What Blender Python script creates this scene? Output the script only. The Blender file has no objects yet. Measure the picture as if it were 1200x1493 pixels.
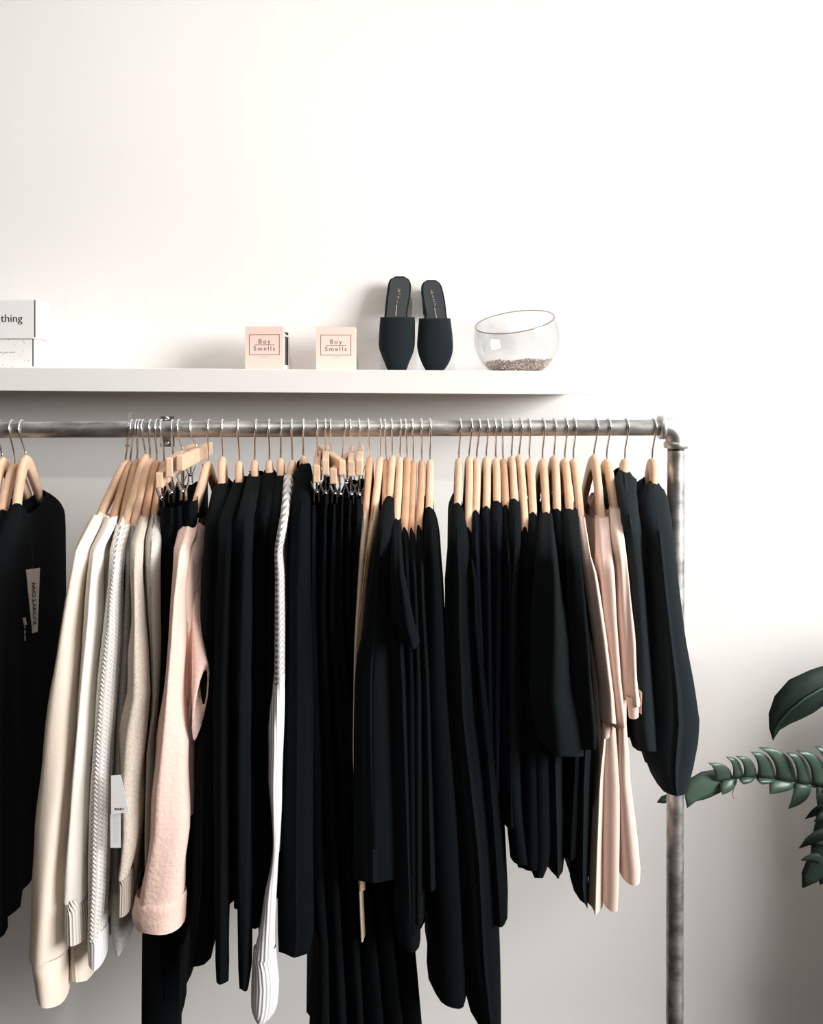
import bpy, bmesh, math, random
from mathutils import Vector, Matrix
random.seed(7)
sc = bpy.context.scene
COL = sc.collection

# ------------------------------------------------------------------ camera
F, CX, CY, H = 1300.0, 540.0, 560.0, 1.68       # focal length / principal point in photo pixels, eye height (m)
YP, YS, YW = 1.62, 1.93, 2.17                   # distance of the rail, the shelf front, the wall
cam = bpy.data.cameras.new('camera'); co = bpy.data.objects.new('camera', cam); COL.objects.link(co)
cam.sensor_fit = 'HORIZONTAL'; cam.sensor_width = 36.0; cam.lens = F / 1200 * 36
cam.shift_x = (600 - CX) / 1200; cam.shift_y = -(746.5 - CY) / 1200
co.location = (0, 0, H); co.rotation_euler = (math.pi / 2, 0, 0); cam.clip_start = 0.02
sc.camera = co
# ------------------------------------------------------------------ light
w = bpy.data.worlds.new('daylight'); sc.world = w; w.use_nodes = True
w.node_tree.nodes['Background'].inputs[0].default_value = (1.0, 0.90, 0.77, 1)
w.node_tree.nodes['Background'].inputs[1].default_value = 0.045
def area(name, loc, aim, sx, sy, power, col):
    l = bpy.data.lights.new(name, 'AREA'); l.shape = 'RECTANGLE'; l.size = sx; l.size_y = sy
    l.energy = power; l.color = col
    o = bpy.data.objects.new(name, l); COL.objects.link(o); o.location = loc
    o.rotation_euler = (Vector(aim) - Vector(loc)).to_track_quat('-Z', 'Y').to_euler()
    return o
area('window_daylight', (4.42, -0.9, 2.85), (0.1, 2.0, 1.2), 2.7, 2.1, 435, (1.0, 0.988, 0.975))
sp = bpy.data.lights.new('ceiling_spot_light', 'SPOT'); sp.energy = 48; sp.spot_size = 1.3; sp.spot_blend = 0.8
sp.shadow_soft_size = 0.03; sp.color = (1.0, 0.93, 0.84)
so = bpy.data.objects.new('ceiling_spot_light', sp); COL.objects.link(so); so.location = (-0.1, 0.2, 3.2)
so.rotation_euler = (Vector((-0.6, 2.1, 1.5)) - so.location).to_track_quat('-Z', 'Y').to_euler()
vs = sc.view_settings; vs.view_transform = 'Standard'; vs.look = 'None'; vs.gamma = 1.0
vs.exposure = 0.0; vs.use_curve_mapping = False
sc.cycles.use_denoising = True

# ------------------------------------------------------------------ helpers
def P(px, py, Y):
    return Vector(((px - CX) * Y / F, Y, H - (py - CY) * Y / F))
def X_(px, Y): return (px - CX) * Y / F
def Z_(py, Y): return H - (py - CY) * Y / F
def lerp(a, b, t): return a + (b - a) * t
def clamp(v, a=0.0, b=1.0): return max(a, min(b, v))

def obj(name, verts, faces, m=None, parent=None, smooth=True, uvs=None):
    me = bpy.data.meshes.new(name); me.from_pydata([tuple(v) for v in verts], [], faces); me.validate()
    if smooth:
        for p in me.polygons: p.use_smooth = True
    if uvs:
        ul = me.uv_layers.new(name='UVMap')
        for l in me.loops: ul.data[l.index].uv = uvs[l.vertex_index]
    if m: me.materials.append(m)
    o = bpy.data.objects.new(name, me); COL.objects.link(o)
    if parent is not None: put(o, parent)
    return o
def put(o, parent):
    o.parent = parent; o.matrix_parent_inverse = Matrix.Translation(parent.location).inverted()
def empty(name, loc, label, cat, group=None):
    o = bpy.data.objects.new(name, None); COL.objects.link(o); o.location = loc; o.empty_display_size = 0.03
    tag(o, label, cat, group); return o
def tag(o, label, cat, group=None):
    o['label'] = label; o['category'] = cat
    if group: o['group'] = group
    return o
def struct(o): o['kind'] = 'structure'; return o

class MB:
    def __init__(s): s.v = []; s.f = []
    def add(s, v, f):
        n = len(s.v); s.v += [Vector(a) for a in v]; s.f += [[i + n for i in q] for q in f]; return s
    def box(s, lo, hi):
        x0, y0, z0 = lo; x1, y1, z1 = hi
        return s.hexa([(x0,y0,z0),(x1,y0,z0),(x1,y1,z0),(x0,y1,z0),(x0,y0,z1),(x1,y0,z1),(x1,y1,z1),(x0,y1,z1)])
    def hexa(s, v):
        return s.add(v, [[0,3,2,1],[4,5,6,7],[0,1,5,4],[1,2,6,5],[2,3,7,6],[3,0,4,7]])
    def tube(s, pts, r, n=8, cap=True):
        pts = [Vector(p) for p in pts]; rs = r if isinstance(r, (list, tuple)) else [r] * len(pts)
        v = []; up = None
        for i, p in enumerate(pts):
            t = (pts[min(i + 1, len(pts) - 1)] - pts[max(i - 1, 0)]).normalized()
            if up is None:
                up = Vector((0, 0, 1)) if abs(t.z) < 0.9 else Vector((1, 0, 0))
            a = (up - t * up.dot(t)).normalized(); b = t.cross(a); up = a
            for k in range(n):
                q = 2 * math.pi * k / n; v.append(p + (a * math.cos(q) + b * math.sin(q)) * rs[i])
        f = []
        for i in range(len(pts) - 1):
            for k in range(n):
                f.append([i*n+k, i*n+(k+1) % n, (i+1)*n+(k+1) % n, (i+1)*n+k])
        if cap: f += [list(range(n))[::-1], list(range((len(pts)-1)*n, len(pts)*n))]
        return s.add(v, f)
    def build(s, name, m, parent=None, smooth=False):
        return obj(name, s.v, s.f, m, parent, smooth)
def bevel(o, wd=0.002, seg=2):
    b = o.modifiers.new('bevel', 'BEVEL'); b.width = wd; b.segments = seg; b.limit_method = 'ANGLE'; return o
def autosmooth(o, ang=0.6):
    for p in o.data.polygons: p.use_smooth = True
    o.data.set_sharp_from_angle(angle=ang); return o

def text(body, name, size, loc, rot, m, parent, spacing=1.0, align='CENTER', ext=0.0002, sx=1.0):
    c = bpy.data.curves.new(name, 'FONT'); c.body = body; c.size = size; c.space_character = spacing
    c.align_x = align; c.align_y = 'CENTER'; c.extrude = ext; c.resolution_u = 3
    t = bpy.data.objects.new(name, c)
    me = bpy.data.meshes.new_from_object(t); bpy.data.objects.remove(t)
    me.transform(Matrix.Translation(loc) @ rot.to_4x4() @ Matrix.Scale(sx, 4, (1, 0, 0)))
    me.materials.clear(); me.materials.append(m)
    o = bpy.data.objects.new(name, me); COL.objects.link(o); put(o, parent); return o
FRONT = Matrix.Rotation(math.pi / 2, 3, 'X')     # text standing upright, facing the camera side

# ------------------------------------------------------------------ materials
def mat(name, col, rough=0.6, metal=0.0, spec=0.4, noise=None, bump=None, sheen=0.0, coord='Object'):
    m = bpy.data.materials.new(name); m.use_nodes = True; nt = m.node_tree; b = nt.nodes['Principled BSDF']
    b.inputs['Base Color'].default_value = (*col, 1); b.inputs['Roughness'].default_value = rough
    b.inputs['Metallic'].default_value = metal; b.inputs['Specular IOR Level'].default_value = spec
    if sheen:
        b.inputs['Sheen Weight'].default_value = sheen; b.inputs['Sheen Roughness'].default_value = 0.5
    tc = nt.nodes.new('ShaderNodeTexCoord')
    if noise:                                   # (scale, second colour, stretch xyz, contrast lo, hi)
        s, c2, st, lo, hi = noise
        mp = nt.nodes.new('ShaderNodeMapping'); mp.inputs['Scale'].default_value = st
        nt.links.new(tc.outputs[coord], mp.inputs[0])
        n = nt.nodes.new('ShaderNodeTexNoise'); n.inputs['Scale'].default_value = s; n.inputs['Detail'].default_value = 4
        nt.links.new(mp.outputs[0], n.inputs['Vector'])
        r = nt.nodes.new('ShaderNodeValToRGB'); r.color_ramp.elements[0].position = lo; r.color_ramp.elements[1].position = hi
        r.color_ramp.elements[0].color = (*col, 1); r.color_ramp.elements[1].color = (*c2, 1)
        nt.links.new(n.outputs['Fac'], r.inputs[0]); nt.links.new(r.outputs[0], b.inputs['Base Color'])
    if bump:                                    # (scale, strength, distance)
        n2 = nt.nodes.new('ShaderNodeTexNoise'); n2.inputs['Scale'].default_value = bump[0]; n2.inputs['Detail'].default_value = 3
        nt.links.new(tc.outputs[coord], n2.inputs['Vector'])
        bp = nt.nodes.new('ShaderNodeBump'); bp.inputs['Strength'].default_value = bump[1]; bp.inputs['Distance'].default_value = bump[2]
        nt.links.new(n2.outputs['Fac'], bp.inputs['Height']); nt.links.new(bp.outputs[0], b.inputs['Normal'])
    return m
def knit_mat(name, col, col2, pu, pv, vee, strength, dist):
    """stitch relief in the cloth's own UV (metres): columns of slanting loops"""
    m = mat(name, col, 0.85, spec=0.15); nt = m.node_tree; b = nt.nodes['Principled BSDF']
    tc = nt.nodes.new('ShaderNodeTexCoord'); sx = nt.nodes.new('ShaderNodeSeparateXYZ'); nt.links.new(tc.outputs['UV'], sx.inputs[0])
    def M(op, a, c=None):
        n = nt.nodes.new('ShaderNodeMath'); n.operation = op
        for i, q in enumerate((a, c)):
            if q is None: continue
            if isinstance(q, (int, float)): n.inputs[i].default_value = q
            else: nt.links.new(q, n.inputs[i])
        return n.outputs[0]
    u = M('MULTIPLY', sx.outputs[0], 1 / pu); fr = M('FRACT', u)
    tri = M('ABSOLUTE', M('SUBTRACT', fr, 0.5))                     # 0 in the column's middle, .5 at its edges
    colh = M('COSINE', M('MULTIPLY', M('SUBTRACT', fr, 0.5), 2 * math.pi))
    if pv:
        ph = M('ADD', M('MULTIPLY', sx.outputs[1], 1 / pv), M('MULTIPLY', tri, vee))
        hgt = M('ADD', M('MULTIPLY', colh, 0.5), M('MULTIPLY', M('SINE', M('MULTIPLY', ph, 2 * math.pi)), 0.6))
    else: hgt = colh
    bp = nt.nodes.new('ShaderNodeBump'); bp.inputs['Strength'].default_value = strength; bp.inputs['Distance'].default_value = dist
    nt.links.new(hgt, bp.inputs['Height']); nt.links.new(bp.outputs[0], b.inputs['Normal'])
    r = nt.nodes.new('ShaderNodeValToRGB'); r.color_ramp.elements[0].color = (*col2, 1); r.color_ramp.elements[1].color = (*col, 1)
    r.color_ramp.elements[0].position = 0.05; r.color_ramp.elements[1].position = 0.5
    nt.links.new(M('ADD', M('MULTIPLY', hgt, 0.45), 0.5), r.inputs[0]); nt.links.new(r.outputs[0], b.inputs['Base Color'])
    return m
def thin_glass(name, tint=(0.985, 0.985, 0.985)):
    m = bpy.data.materials.new(name); m.use_nodes = True; nt = m.node_tree; nt.nodes.clear()
    o = nt.nodes.new('ShaderNodeOutputMaterial'); mx = nt.nodes.new('ShaderNodeMixShader')
    t = nt.nodes.new('ShaderNodeBsdfTransparent'); t.inputs[0].default_value = (*tint, 1)
    g = nt.nodes.new('ShaderNodeBsdfGlossy'); g.inputs['Roughness'].default_value = 0.03
    lw = nt.nodes.new('ShaderNodeLayerWeight'); lw.inputs[0].default_value = 0.5
    pw = nt.nodes.new('ShaderNodeMath'); pw.operation = 'POWER'; pw.inputs[1].default_value = 3.0; nt.links.new(lw.outputs['Facing'], pw.inputs[0])
    fr = nt.nodes.new('ShaderNodeMath'); fr.operation = 'MULTIPLY_ADD'; fr.inputs[1].default_value = 0.55; fr.inputs[2].default_value = 0.035
    nt.links.new(pw.outputs[0], fr.inputs[0])
    nt.links.new(fr.outputs[0], mx.inputs[0]); nt.links.new(t.outputs[0], mx.inputs[1]); nt.links.new(g.outputs[0], mx.inputs[2])
    nt.links.new(mx.outputs[0], o.inputs[0]); return m

M_wall = mat('wall_paint', (0.86, 0.845, 0.825), 0.9, spec=0.2, bump=(180, 0.08, 0.002))
M_ceil = mat('ceiling_paint', (0.85, 0.84, 0.82), 0.9, spec=0.2)
M_floor = mat('floor_boards', (0.10, 0.08, 0.065), 0.5, noise=(4, (0.07, 0.055, 0.045), (1, 8, 1), 0.3, 0.7))
M_trim = mat('white_trim', (0.85, 0.84, 0.82), 0.5)
M_shelf = mat('white_shelf_laminate', (0.85, 0.835, 0.82), 0.45, spec=0.4)
M_steel = mat('galvanised_steel', (0.26, 0.26, 0.255), 0.5, metal=1.0, noise=(34, (0.60, 0.59, 0.58), (0.5, 2, 1.2), 0.36, 0.62), bump=(300, 0.15, 0.0006))
M_fit = mat('galvanised_fitting', (0.66, 0.66, 0.65), 0.42, metal=1.0, noise=(40, (0.52, 0.52, 0.52), (1, 1, 1), 0.4, 0.7), bump=(220, 0.2, 0.0008))
M_thread = mat('dark_pipe_thread', (0.10, 0.10, 0.10), 0.5, metal=1.0)
M_plate = mat('zinc_plate', (0.30, 0.30, 0.30), 0.4, metal=1.0)
M_chrome = mat('chrome_wire', (0.82, 0.82, 0.82), 0.16, metal=1.0)
M_clip = mat('chrome_clip', (0.62, 0.62, 0.62), 0.2, metal=1.0)
M_wood = mat('beech_wood', (0.80, 0.55, 0.385), 0.5, spec=0.35, noise=(22, (0.70, 0.46, 0.31), (3, 0.8, 3), 0.35, 0.75))
M_wood2 = mat('reddish_beech_wood', (0.62, 0.37, 0.23), 0.5, spec=0.35, noise=(22, (0.52, 0.30, 0.18), (3, 0.8, 3), 0.35, 0.75))
M_black = mat('black_cloth', (0.0030, 0.0044, 0.0055), 0.95, spec=0.05, sheen=0.004, bump=(420, 0.35, 0.0012))
M_black2 = mat('black_wool', (0.0040, 0.0058, 0.0070), 0.95, spec=0.05, sheen=0.012, bump=(240, 0.5, 0.002))
M_char = mat('charcoal_wool', (0.0125, 0.0175, 0.0205), 0.95, spec=0.06, sheen=0.02, bump=(240, 0.4, 0.0015))
M_soot = mat('soot_black_cotton', (0.0075, 0.0105, 0.0118), 0.95, spec=0.06, sheen=0.015, bump=(240, 0.4, 0.0015))
M_denim = mat('black_denim', (0.0030, 0.0046, 0.0060), 0.9, spec=0.06, sheen=0.004, bump=(90, 0.5, 0.003))
M_navy = mat('navy_cloth', (0.0046, 0.0058, 0.0110), 0.95, spec=0.05, sheen=0.012, bump=(140, 0.6, 0.003))
M_cream = mat('cream_fleece', (0.83, 0.72, 0.61), 0.95, spec=0.1, bump=(260, 0.25, 0.0015))
M_off = mat('off_white_jersey', (0.78, 0.735, 0.67), 0.95, spec=0.1, bump=(240, 0.25, 0.0015))
M_beige = mat('beige_jersey', (0.70, 0.62, 0.54), 0.95, spec=0.1, bump=(240, 0.25, 0.0015))
M_knit = knit_mat('white_cable_knit', (0.83, 0.80, 0.76), (0.60, 0.56, 0.52), 0.0095, 0.0068, 1.3, 0.6, 0.002)
M_rib = knit_mat('white_rib_knit', (0.88, 0.86, 0.88), (0.72, 0.69, 0.71), 0.0062, None, 0, 0.5, 0.0016)
M_twist = knit_mat('white_rope_knit', (0.86, 0.83, 0.84), (0.56, 0.51, 0.52), 0.03, 0.0085, 2.2, 0.9, 0.003)
M_marl = mat('oatmeal_marl', (0.62, 0.54, 0.46), 0.95, spec=0.1, noise=(330, (0.44, 0.37, 0.31), (1.6, 1.6, 0.8), 0.45, 0.72), bump=(260, 0.4, 0.002))
M_heather = mat('heather_grey', (0.68, 0.655, 0.615), 0.95, spec=0.1, noise=(330, (0.47, 0.45, 0.42), (1, 1, 2.2), 0.42, 0.72), bump=(260, 0.4, 0.002))
M_greyj = mat('mid_grey_jersey', (0.40, 0.385, 0.36), 0.95, spec=0.1, noise=(200, (0.27, 0.26, 0.245), (1, 1, 2), 0.42, 0.72))
M_pink = mat('pink_linen', (0.84, 0.61, 0.53), 0.92, spec=0.1, bump=(150, 0.45, 0.003))
M_blush = mat('blush_cotton', (0.80, 0.61, 0.53), 0.92, spec=0.12, bump=(90, 0.2, 0.002))
M_tan = mat('tan_cotton', (0.62, 0.44, 0.29), 0.92, spec=0.12, bump=(150, 0.25, 0.002))
M_sand = mat('sand_cotton', (0.68, 0.56, 0.43), 0.92, spec=0.12, bump=(150, 0.25, 0.002))
M_tag = mat('white_card', (0.84, 0.83, 0.84), 0.6)
M_tagb = mat('kraft_card', (0.62, 0.56, 0.51), 0.6)
M_ink = mat('black_ink', (0.02, 0.02, 0.02), 0.7)
M_greyink = mat('grey_ink', (0.38, 0.37, 0.36), 0.7)
M_brownink = mat('brown_ink', (0.16, 0.10, 0.09), 0.7)
M_pinkbox = mat('pale_pink_card', (0.87, 0.66, 0.585), 0.7)
M_whitecard = mat('white_box_card', (0.87, 0.865, 0.87), 0.7)
M_tray = mat('dark_taupe_card', (0.11, 0.095, 0.085), 0.8)
M_glass = thin_glass('clear_glass', (0.965, 0.965, 0.968))
M_rim = thin_glass('glass_rim', (0.62, 0.60, 0.61))
M_plastic = thin_glass('clear_plastic', (0.96, 0.96, 0.96))
M_suede = mat('black_suede', (0.012, 0.017, 0.02), 0.95, spec=0.1, sheen=0.03, bump=(500, 0.3, 0.001))
M_insole = mat('black_leather', (0.022, 0.028, 0.032), 0.5, spec=0.4)
M_gold = mat('gold_foil', (0.80, 0.74, 0.60), 0.35, metal=0.6)
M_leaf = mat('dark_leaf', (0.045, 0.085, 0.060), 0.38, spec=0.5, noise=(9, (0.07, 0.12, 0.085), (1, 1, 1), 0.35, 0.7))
M_leafd = mat('deep_shaded_leaf', (0.011, 0.021, 0.016), 0.55, spec=0.25, noise=(9, (0.018, 0.034, 0.026), (1, 1, 1), 0.35, 0.7))  # deep green, with the shade on the lower foliage put into the colour
M_vein = mat('leaf_midrib', (0.20, 0.28, 0.20), 0.45)
M_pot = mat('dark_clay_pot', (0.08, 0.08, 0.08), 0.7)
M_soil = mat('potting_soil', (0.04, 0.03, 0.025), 0.95)
# printed dots of the white gift boxes
M_dots = mat('white_card_with_dots', (0.86, 0.85, 0.85), 0.7)
nt = M_dots.node_tree; tc = nt.nodes.new('ShaderNodeTexCoord'); vo = nt.nodes.new('ShaderNodeTexVoronoi')
vo.inputs['Scale'].default_value = 85; vo.inputs['Randomness'].default_value = 0.6
rp = nt.nodes.new('ShaderNodeValToRGB'); rp.color_ramp.interpolation = 'CONSTANT'
rp.color_ramp.elements[0].color = (0.55, 0.51, 0.51, 1); rp.color_ramp.elements[1].color = (0.85, 0.835, 0.83, 1); rp.color_ramp.elements[1].position = 0.14
nt.links.new(tc.outputs['Object'], vo.inputs['Vector']); nt.links.new(vo.outputs['Distance'], rp.inputs[0])
nt.links.new(rp.outputs[0], nt.nodes['Principled BSDF'].inputs['Base Color'])
# pebbles, one colour each
M_peb = mat('pebble_mix', (0.5, 0.4, 0.35), 0.35)
nt = M_peb.node_tree; ge = nt.nodes.new('ShaderNodeNewGeometry'); rp = nt.nodes.new('ShaderNodeValToRGB'); rp.color_ramp.interpolation = 'CONSTANT'
for i, (p, c) in enumerate([(0, (0.36, 0.25, 0.20)), (0.3, (0.60, 0.46, 0.38)), (0.55, (0.47, 0.38, 0.33)), (0.75, (0.80, 0.72, 0.66)), (0.9, (0.24, 0.19, 0.17))]):
    e = rp.color_ramp.elements[i] if i < 2 else rp.color_ramp.elements.new(p)
    e.position = p; e.color = (*c, 1)
nt.links.new(ge.outputs['Random Per Island'], rp.inputs[0]); nt.links.new(rp.outputs[0], nt.nodes['Principled BSDF'].inputs['Base Color'])

# ------------------------------------------------------------------ the room
XL, XR, YB, ZC = -3.2, 4.5, -3.0, 4.4
struct(MB().box((XL, YB, -0.05), (XR + 0.1, YW + 0.1, 0)).build('floor', M_floor))
struct(MB().box((XL, YW, 0), (XR + 0.1, YW + 0.1, ZC)).build('wall_back', M_wall))
struct(MB().box((XL, YB, ZC), (XR + 0.1, YW + 0.1, ZC + 0.08)).build('ceiling', M_ceil))
mb = MB(); y0, y1, z0, z1 = -2.3, 0.5, 1.75, 3.95
mb.box((XR, YB, 0), (XR + 0.1, y0, ZC)).box((XR, y1, 0), (XR + 0.1, YW, ZC)).box((XR, y0, 0), (XR + 0.1, y1, z0)).box((XR, y0, z1), (XR + 0.1, y1, ZC))
struct(mb.build('wall_right', M_wall))
wf = struct(MB().box((XR + 0.02, y0, z0), (XR + 0.08, y0 + 0.06, z1)).box((XR + 0.02, y1 - 0.06, z0), (XR + 0.08, y1, z1))
       .box((XR + 0.02, y0, z0), (XR + 0.08, y1, z0 + 0.06)).box((XR + 0.02, y0, z1 - 0.06), (XR + 0.08, y1, z1)).build('window_1', M_trim))
struct(MB().box((XL, YW - 0.015, 0), (XR, YW, 0.09)).build('baseboard_back', M_trim))
# ceiling spot that throws the soft-edged shadow of the shelf
r = empty('ceiling_spotlight', (-0.1, 0.2, 4.4), 'small white pendant spotlight in front of the clothes rail', 'spotlight')
MB().tube([(-0.1, 0.2, 4.4), (-0.1, 0.2, 4.38), (-0.1, 0.2, 4.379), (-0.1, 0.2, 3.25)], [0.045, 0.045, 0.008, 0.008], 20).build('base', M_trim, r)
dv = (Vector((-0.6, 2.1, 1.5)) - Vector((-0.1, 0.2, 3.2))).normalized()
c0 = Vector((-0.1, 0.2, 3.25))
MB().tube([c0 - dv * 0.05, c0 - dv * 0.002], 0.034, 20).build('shade', M_trim, r)

# ------------------------------------------------------------------ shelf
def slab(name, pl, pr, yt_l, yb_l, yt_r, yb_r, ya, yb, m):
    zl, zr = (Z_(yt_l, ya), Z_(yb_l, ya)), (Z_(yt_r, ya), Z_(yb_r, ya)); xl, xr = X_(pl, ya), X_(pr, ya)
    return MB().hexa([(xl, ya, zl[1]), (xr, ya, zr[1]), (xr, yb, zr[1]), (xl, yb, zl[1]),
                      (xl, ya, zl[0]), (xr, ya, zr[0]), (xr, yb, zr[0]), (xl, yb, zl[0])]).build(name, m)
SL = (541.5 - 535.5) / 862
shelf = slab('floating_shelf', -220, 864, 535.5 - 220 * SL, 569.7 - 220 * SL, 541.5, 575.5, YS, YW, M_shelf)
bevel(shelf, 0.0012); tag(shelf, 'long thick white floating shelf on the wall above the rail', 'shelf')
def shelf_z(px): return Z_(535.5 + SL * px, YS)

# ------------------------------------------------------------------ rail
def rail_z(x): return lerp(Z_(626.8, YP), Z_(623.4, YP), (x - X_(0, YP)) / (X_(960, YP) - X_(0, YP)))
RP = 0.0146
rail = empty('clothes_rail', P(985, 1700, YP), 'grey galvanised pipe clothes rail full of hanging clothes', 'clothes rail')
xe = X_(985.5, YP)
zr = rail_z(xe)
xa, xb = X_(-190, YP), X_(962, YP)
MB().tube([(xa, YP, rail_z(xa)), (xb, YP, rail_z(xb))], RP, 28).build('crossbar', M_steel, rail, True)
autosmooth(rail.children[-1])
MB().tube([(xb - 0.008, YP, rail_z(xb)), (xb + 0.006, YP, rail_z(xb))], RP * 0.985, 28).build('thread', M_thread, rail, True)
zt = Z_(657, YP)
o = MB().tube([(X_(983, YP), YP, 0.03), (xe, YP, zt)], RP * 1.04, 28).build('upright', M_steel, rail, True); autosmooth(o)
o = MB().tube([(xe, YP, zt - 0.002), (xe, YP, zt + 0.012)], RP * 1.0, 28).build('thread', M_thread, rail, True); autosmooth(o)
# elbow fitting
mb = MB(); pts = []; rr = 0.024
cxx, czz = xe - rr, zr - rr
for i in range(11):
    a = math.pi / 2 * (1 - i / 10); pts.append((cxx + rr * math.cos(a), YP, czz + rr * math.sin(a)))
pts = [(X_(966, YP), YP, zr)] + pts + [(xe, YP, Z_(648, YP))]
mb.tube(pts, 0.0188, 28)
o = mb.build('elbow', M_fit, rail, True); autosmooth(o)
MB().tube([(X_(960.5, YP), YP, zr), (X_(961.5, YP), YP, zr), (X_(967, YP), YP, zr), (X_(968, YP), YP, zr)], [0.0203, 0.0216, 0.0216, 0.0203], 28).build('collar', M_fit, rail, True)
MB().tube([(xe, YP, Z_(653.5, YP)), (xe, YP, Z_(652.5, YP)), (xe, YP, Z_(645, YP)), (xe, YP, Z_(644, YP))], [0.0203, 0.0216, 0.0216, 0.0203], 28).build('collar', M_fit, rail, True)
for o in rail.children[-2:]: autosmooth(o, 0.9)
MB().tube([(X_(983, YP), YP, 0), (X_(983, YP), YP, 0.008), (X_(983, YP), YP, 0.009), (X_(983, YP), YP, 0.035)], [0.045, 0.045, 0.022, 0.022], 28).build('floor_flange', M_fit, rail)
MB().tube([(xa, YP, 0), (xa, YP, rail_z(xa))], RP * 1.04, 28).build('upright', M_steel, rail, True)
MB().tube([(xa, YP, rail_z(xa) - 0.025), (xa, YP, rail_z(xa) + 0.02)], 0.0208, 28).build('collar', M_fit, rail, True)
for o in rail.children[-2:]: autosmooth(o)
# wall bracket behind the crossbar
bx0 = X_(244.5, YP + 0.02); zb = rail_z(bx0)
MB().box((bx0 - 0.012, YP + RP, zb - 0.033), (bx0 + 0.013, YP + RP + 0.004, zb + 0.023)).build('bracket_plate', M_plate, rail); bevel(rail.children[-1], 0.001)
for dz in (-0.0255, 0.0185):
    MB().tube([(bx0, YP + RP - 0.0005, zb + dz), (bx0, YP + RP - 0.003, zb + dz)], [0.0052, 0.0035], 12).build('screw', M_chrome, rail, True)

# ------------------------------------------------------------------ hangers
def hook_path(xh, xw, ztop):
    zp = rail_z(xh); r = RP + 0.0026; p = []
    p.append((xw, YP, ztop - 0.006)); p.append((xw, YP, ztop + 0.004))
    zk = zp - 0.040
    zk = max(zk, ztop + 0.008)
    p.append((lerp(xw, xh, 0.15), YP, zk)); p.append((lerp(xw, xh, 0.5), YP - r * 0.55, zp - r * 1.05))
    for a in range(200, 361 + 60, 20):           # round the front, over the top and down behind
        q = math.radians(a); p.append((lerp(xw, xh, 1.0), YP + r * math.cos(q - math.pi / 9 + 0.0), zp - r * math.sin(q - math.pi / 9)))
    return p
def sweep(path, sec, name, m, parent):
    """path: list of (point, half thickness x, half height); rounded-rectangle section across x and the path's normal"""
    v = []; f = []; n = 12
    for i, (p, hx, hh) in enumerate(path):
        a = path[max(i - 1, 0)][0]; b = path[min(i + 1, len(path) - 1)][0]
        t = (b - a); t.normalize(); nx = Vector((1, 0, 0)); nx = (nx - t * t.x).normalized(); nn = t.cross(nx)
        if nn.z < 0: nn = -nn
        for k in range(n):
            q = 2 * math.pi * (k + 0.5) / n; c, s = math.cos(q), math.sin(q)
            ex = math.copysign(abs(c) ** 0.55, c); ey = math.copysign(abs(s) ** 0.55, s)
            v.append(p + nx * (hx * ex) + nn * (hh * ey))
    for i in range(len(path) - 1):
        for k in range(n):
            f.append([i*n+k, i*n+(k+1) % n, (i+1)*n+(k+1) % n, (i+1)*n+k])
    f += [list(range(n))[::-1], list(range((len(path)-1)*n, len(path)*n))]
    return obj(name, v, f, m, parent)

HW = 0.21
def ridge(prof, dn, hw, spx):
    """front edge of a hanging garment: rows of (d towards the room, x centre, z, half width)"""
    rows = []; py0 = prof[0][0]
    N = 26; py1 = prof[-1][0]
    pys = sorted(set([py0 + (py1 - py0) * (i / N) for i in range(N + 1)] + [py0 + spx * k / 6 for k in range(1, 7) if py0 + spx * k / 6 < py1]))
    out = [pys[0]]
    for q in pys[1:]:
        if q - out[-1] > 3: out.append(q)
    if out[-1] < py1: out.append(py1)
    for py in out:
        for k in range(len(prof) - 1):
            if prof[k][0] <= py <= prof[k + 1][0]: break
        a, b = prof[k], prof[k + 1]; t = (py - a[0]) / max(b[0] - a[0], 1e-6)
        xl, xr = lerp(a[1], b[1], t), lerp(a[2], b[2], t)
        tt = clamp((py - py0) / spx) if spx > 0 else 1
        d = dn + (hw - dn) * math.sin(tt * math.pi / 2)
        Y = YP - d
        rows.append((d, X_((xl + xr) / 2, Y), Z_(py, Y), max(0.0025, (xr - xl) / 2 * Y / F), py))
    return rows

def make_hanger(hpx, wood, neck, rows, label, m=None, group=None, hw=HW):
    xh = X_(hpx, YP); x1 = X_(wood[0], YP); z1 = Z_(wood[1], YP)
    root = empty('wooden_hanger', (xh, YP, z1 - 0.12), label, 'hanger', group)
    dn, x2, z2 = rows[0][0], rows[0][1], rows[0][2]
    pts = []; R0 = 0.016
    k = (z1 - z2) / (math.sqrt(dn * dn + R0 * R0) - R0)
    for i in range(8):
        d = dn * i / 8; x = lerp(x1, x2, (d / dn) ** 1.25)
        pts.append((d, x, z1 - k * (math.sqrt(d * d + R0 * R0) - R0)))
    for (d, x, z, hwid, py) in rows:
        if pts and d > pts[-1][0] + 0.006 and d < hw - 0.02: pts.append((d, x, z - 0.007 - (0.010 if d > dn * 1.05 else 0)))
    # section: deep at the neck, slim under the cloth
    def sec(d):
        t = clamp(d / (HW)); hh = lerp(0.0145, 0.008, t ** 0.6)
        hx = 0.0066 if d <= dn * 1.02 else 0.0030
        return hx, hh
    path = []
    for d, x, z in reversed(pts):
        if d == 0: continue
        xb = x1 - 0.45 * (x - x1); hx, hh = sec(d); path.append((Vector((xb, YP + d, z - hh)), hx, hh))
    path.append((Vector((x1, YP, z1 - 0.0145)), 0.0066, 0.0145))
    for d, x, z in pts[1:]:
        hx, hh = sec(d); path.append((Vector((x, YP - d, z - hh)), hx, hh))
    sweep(path, None, 'body', m or M_wood, root)
    MB().tube(hook_path(xh, x1, z1), 0.0019, 8).build('hook', M_chrome, root, True)
    return root

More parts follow.
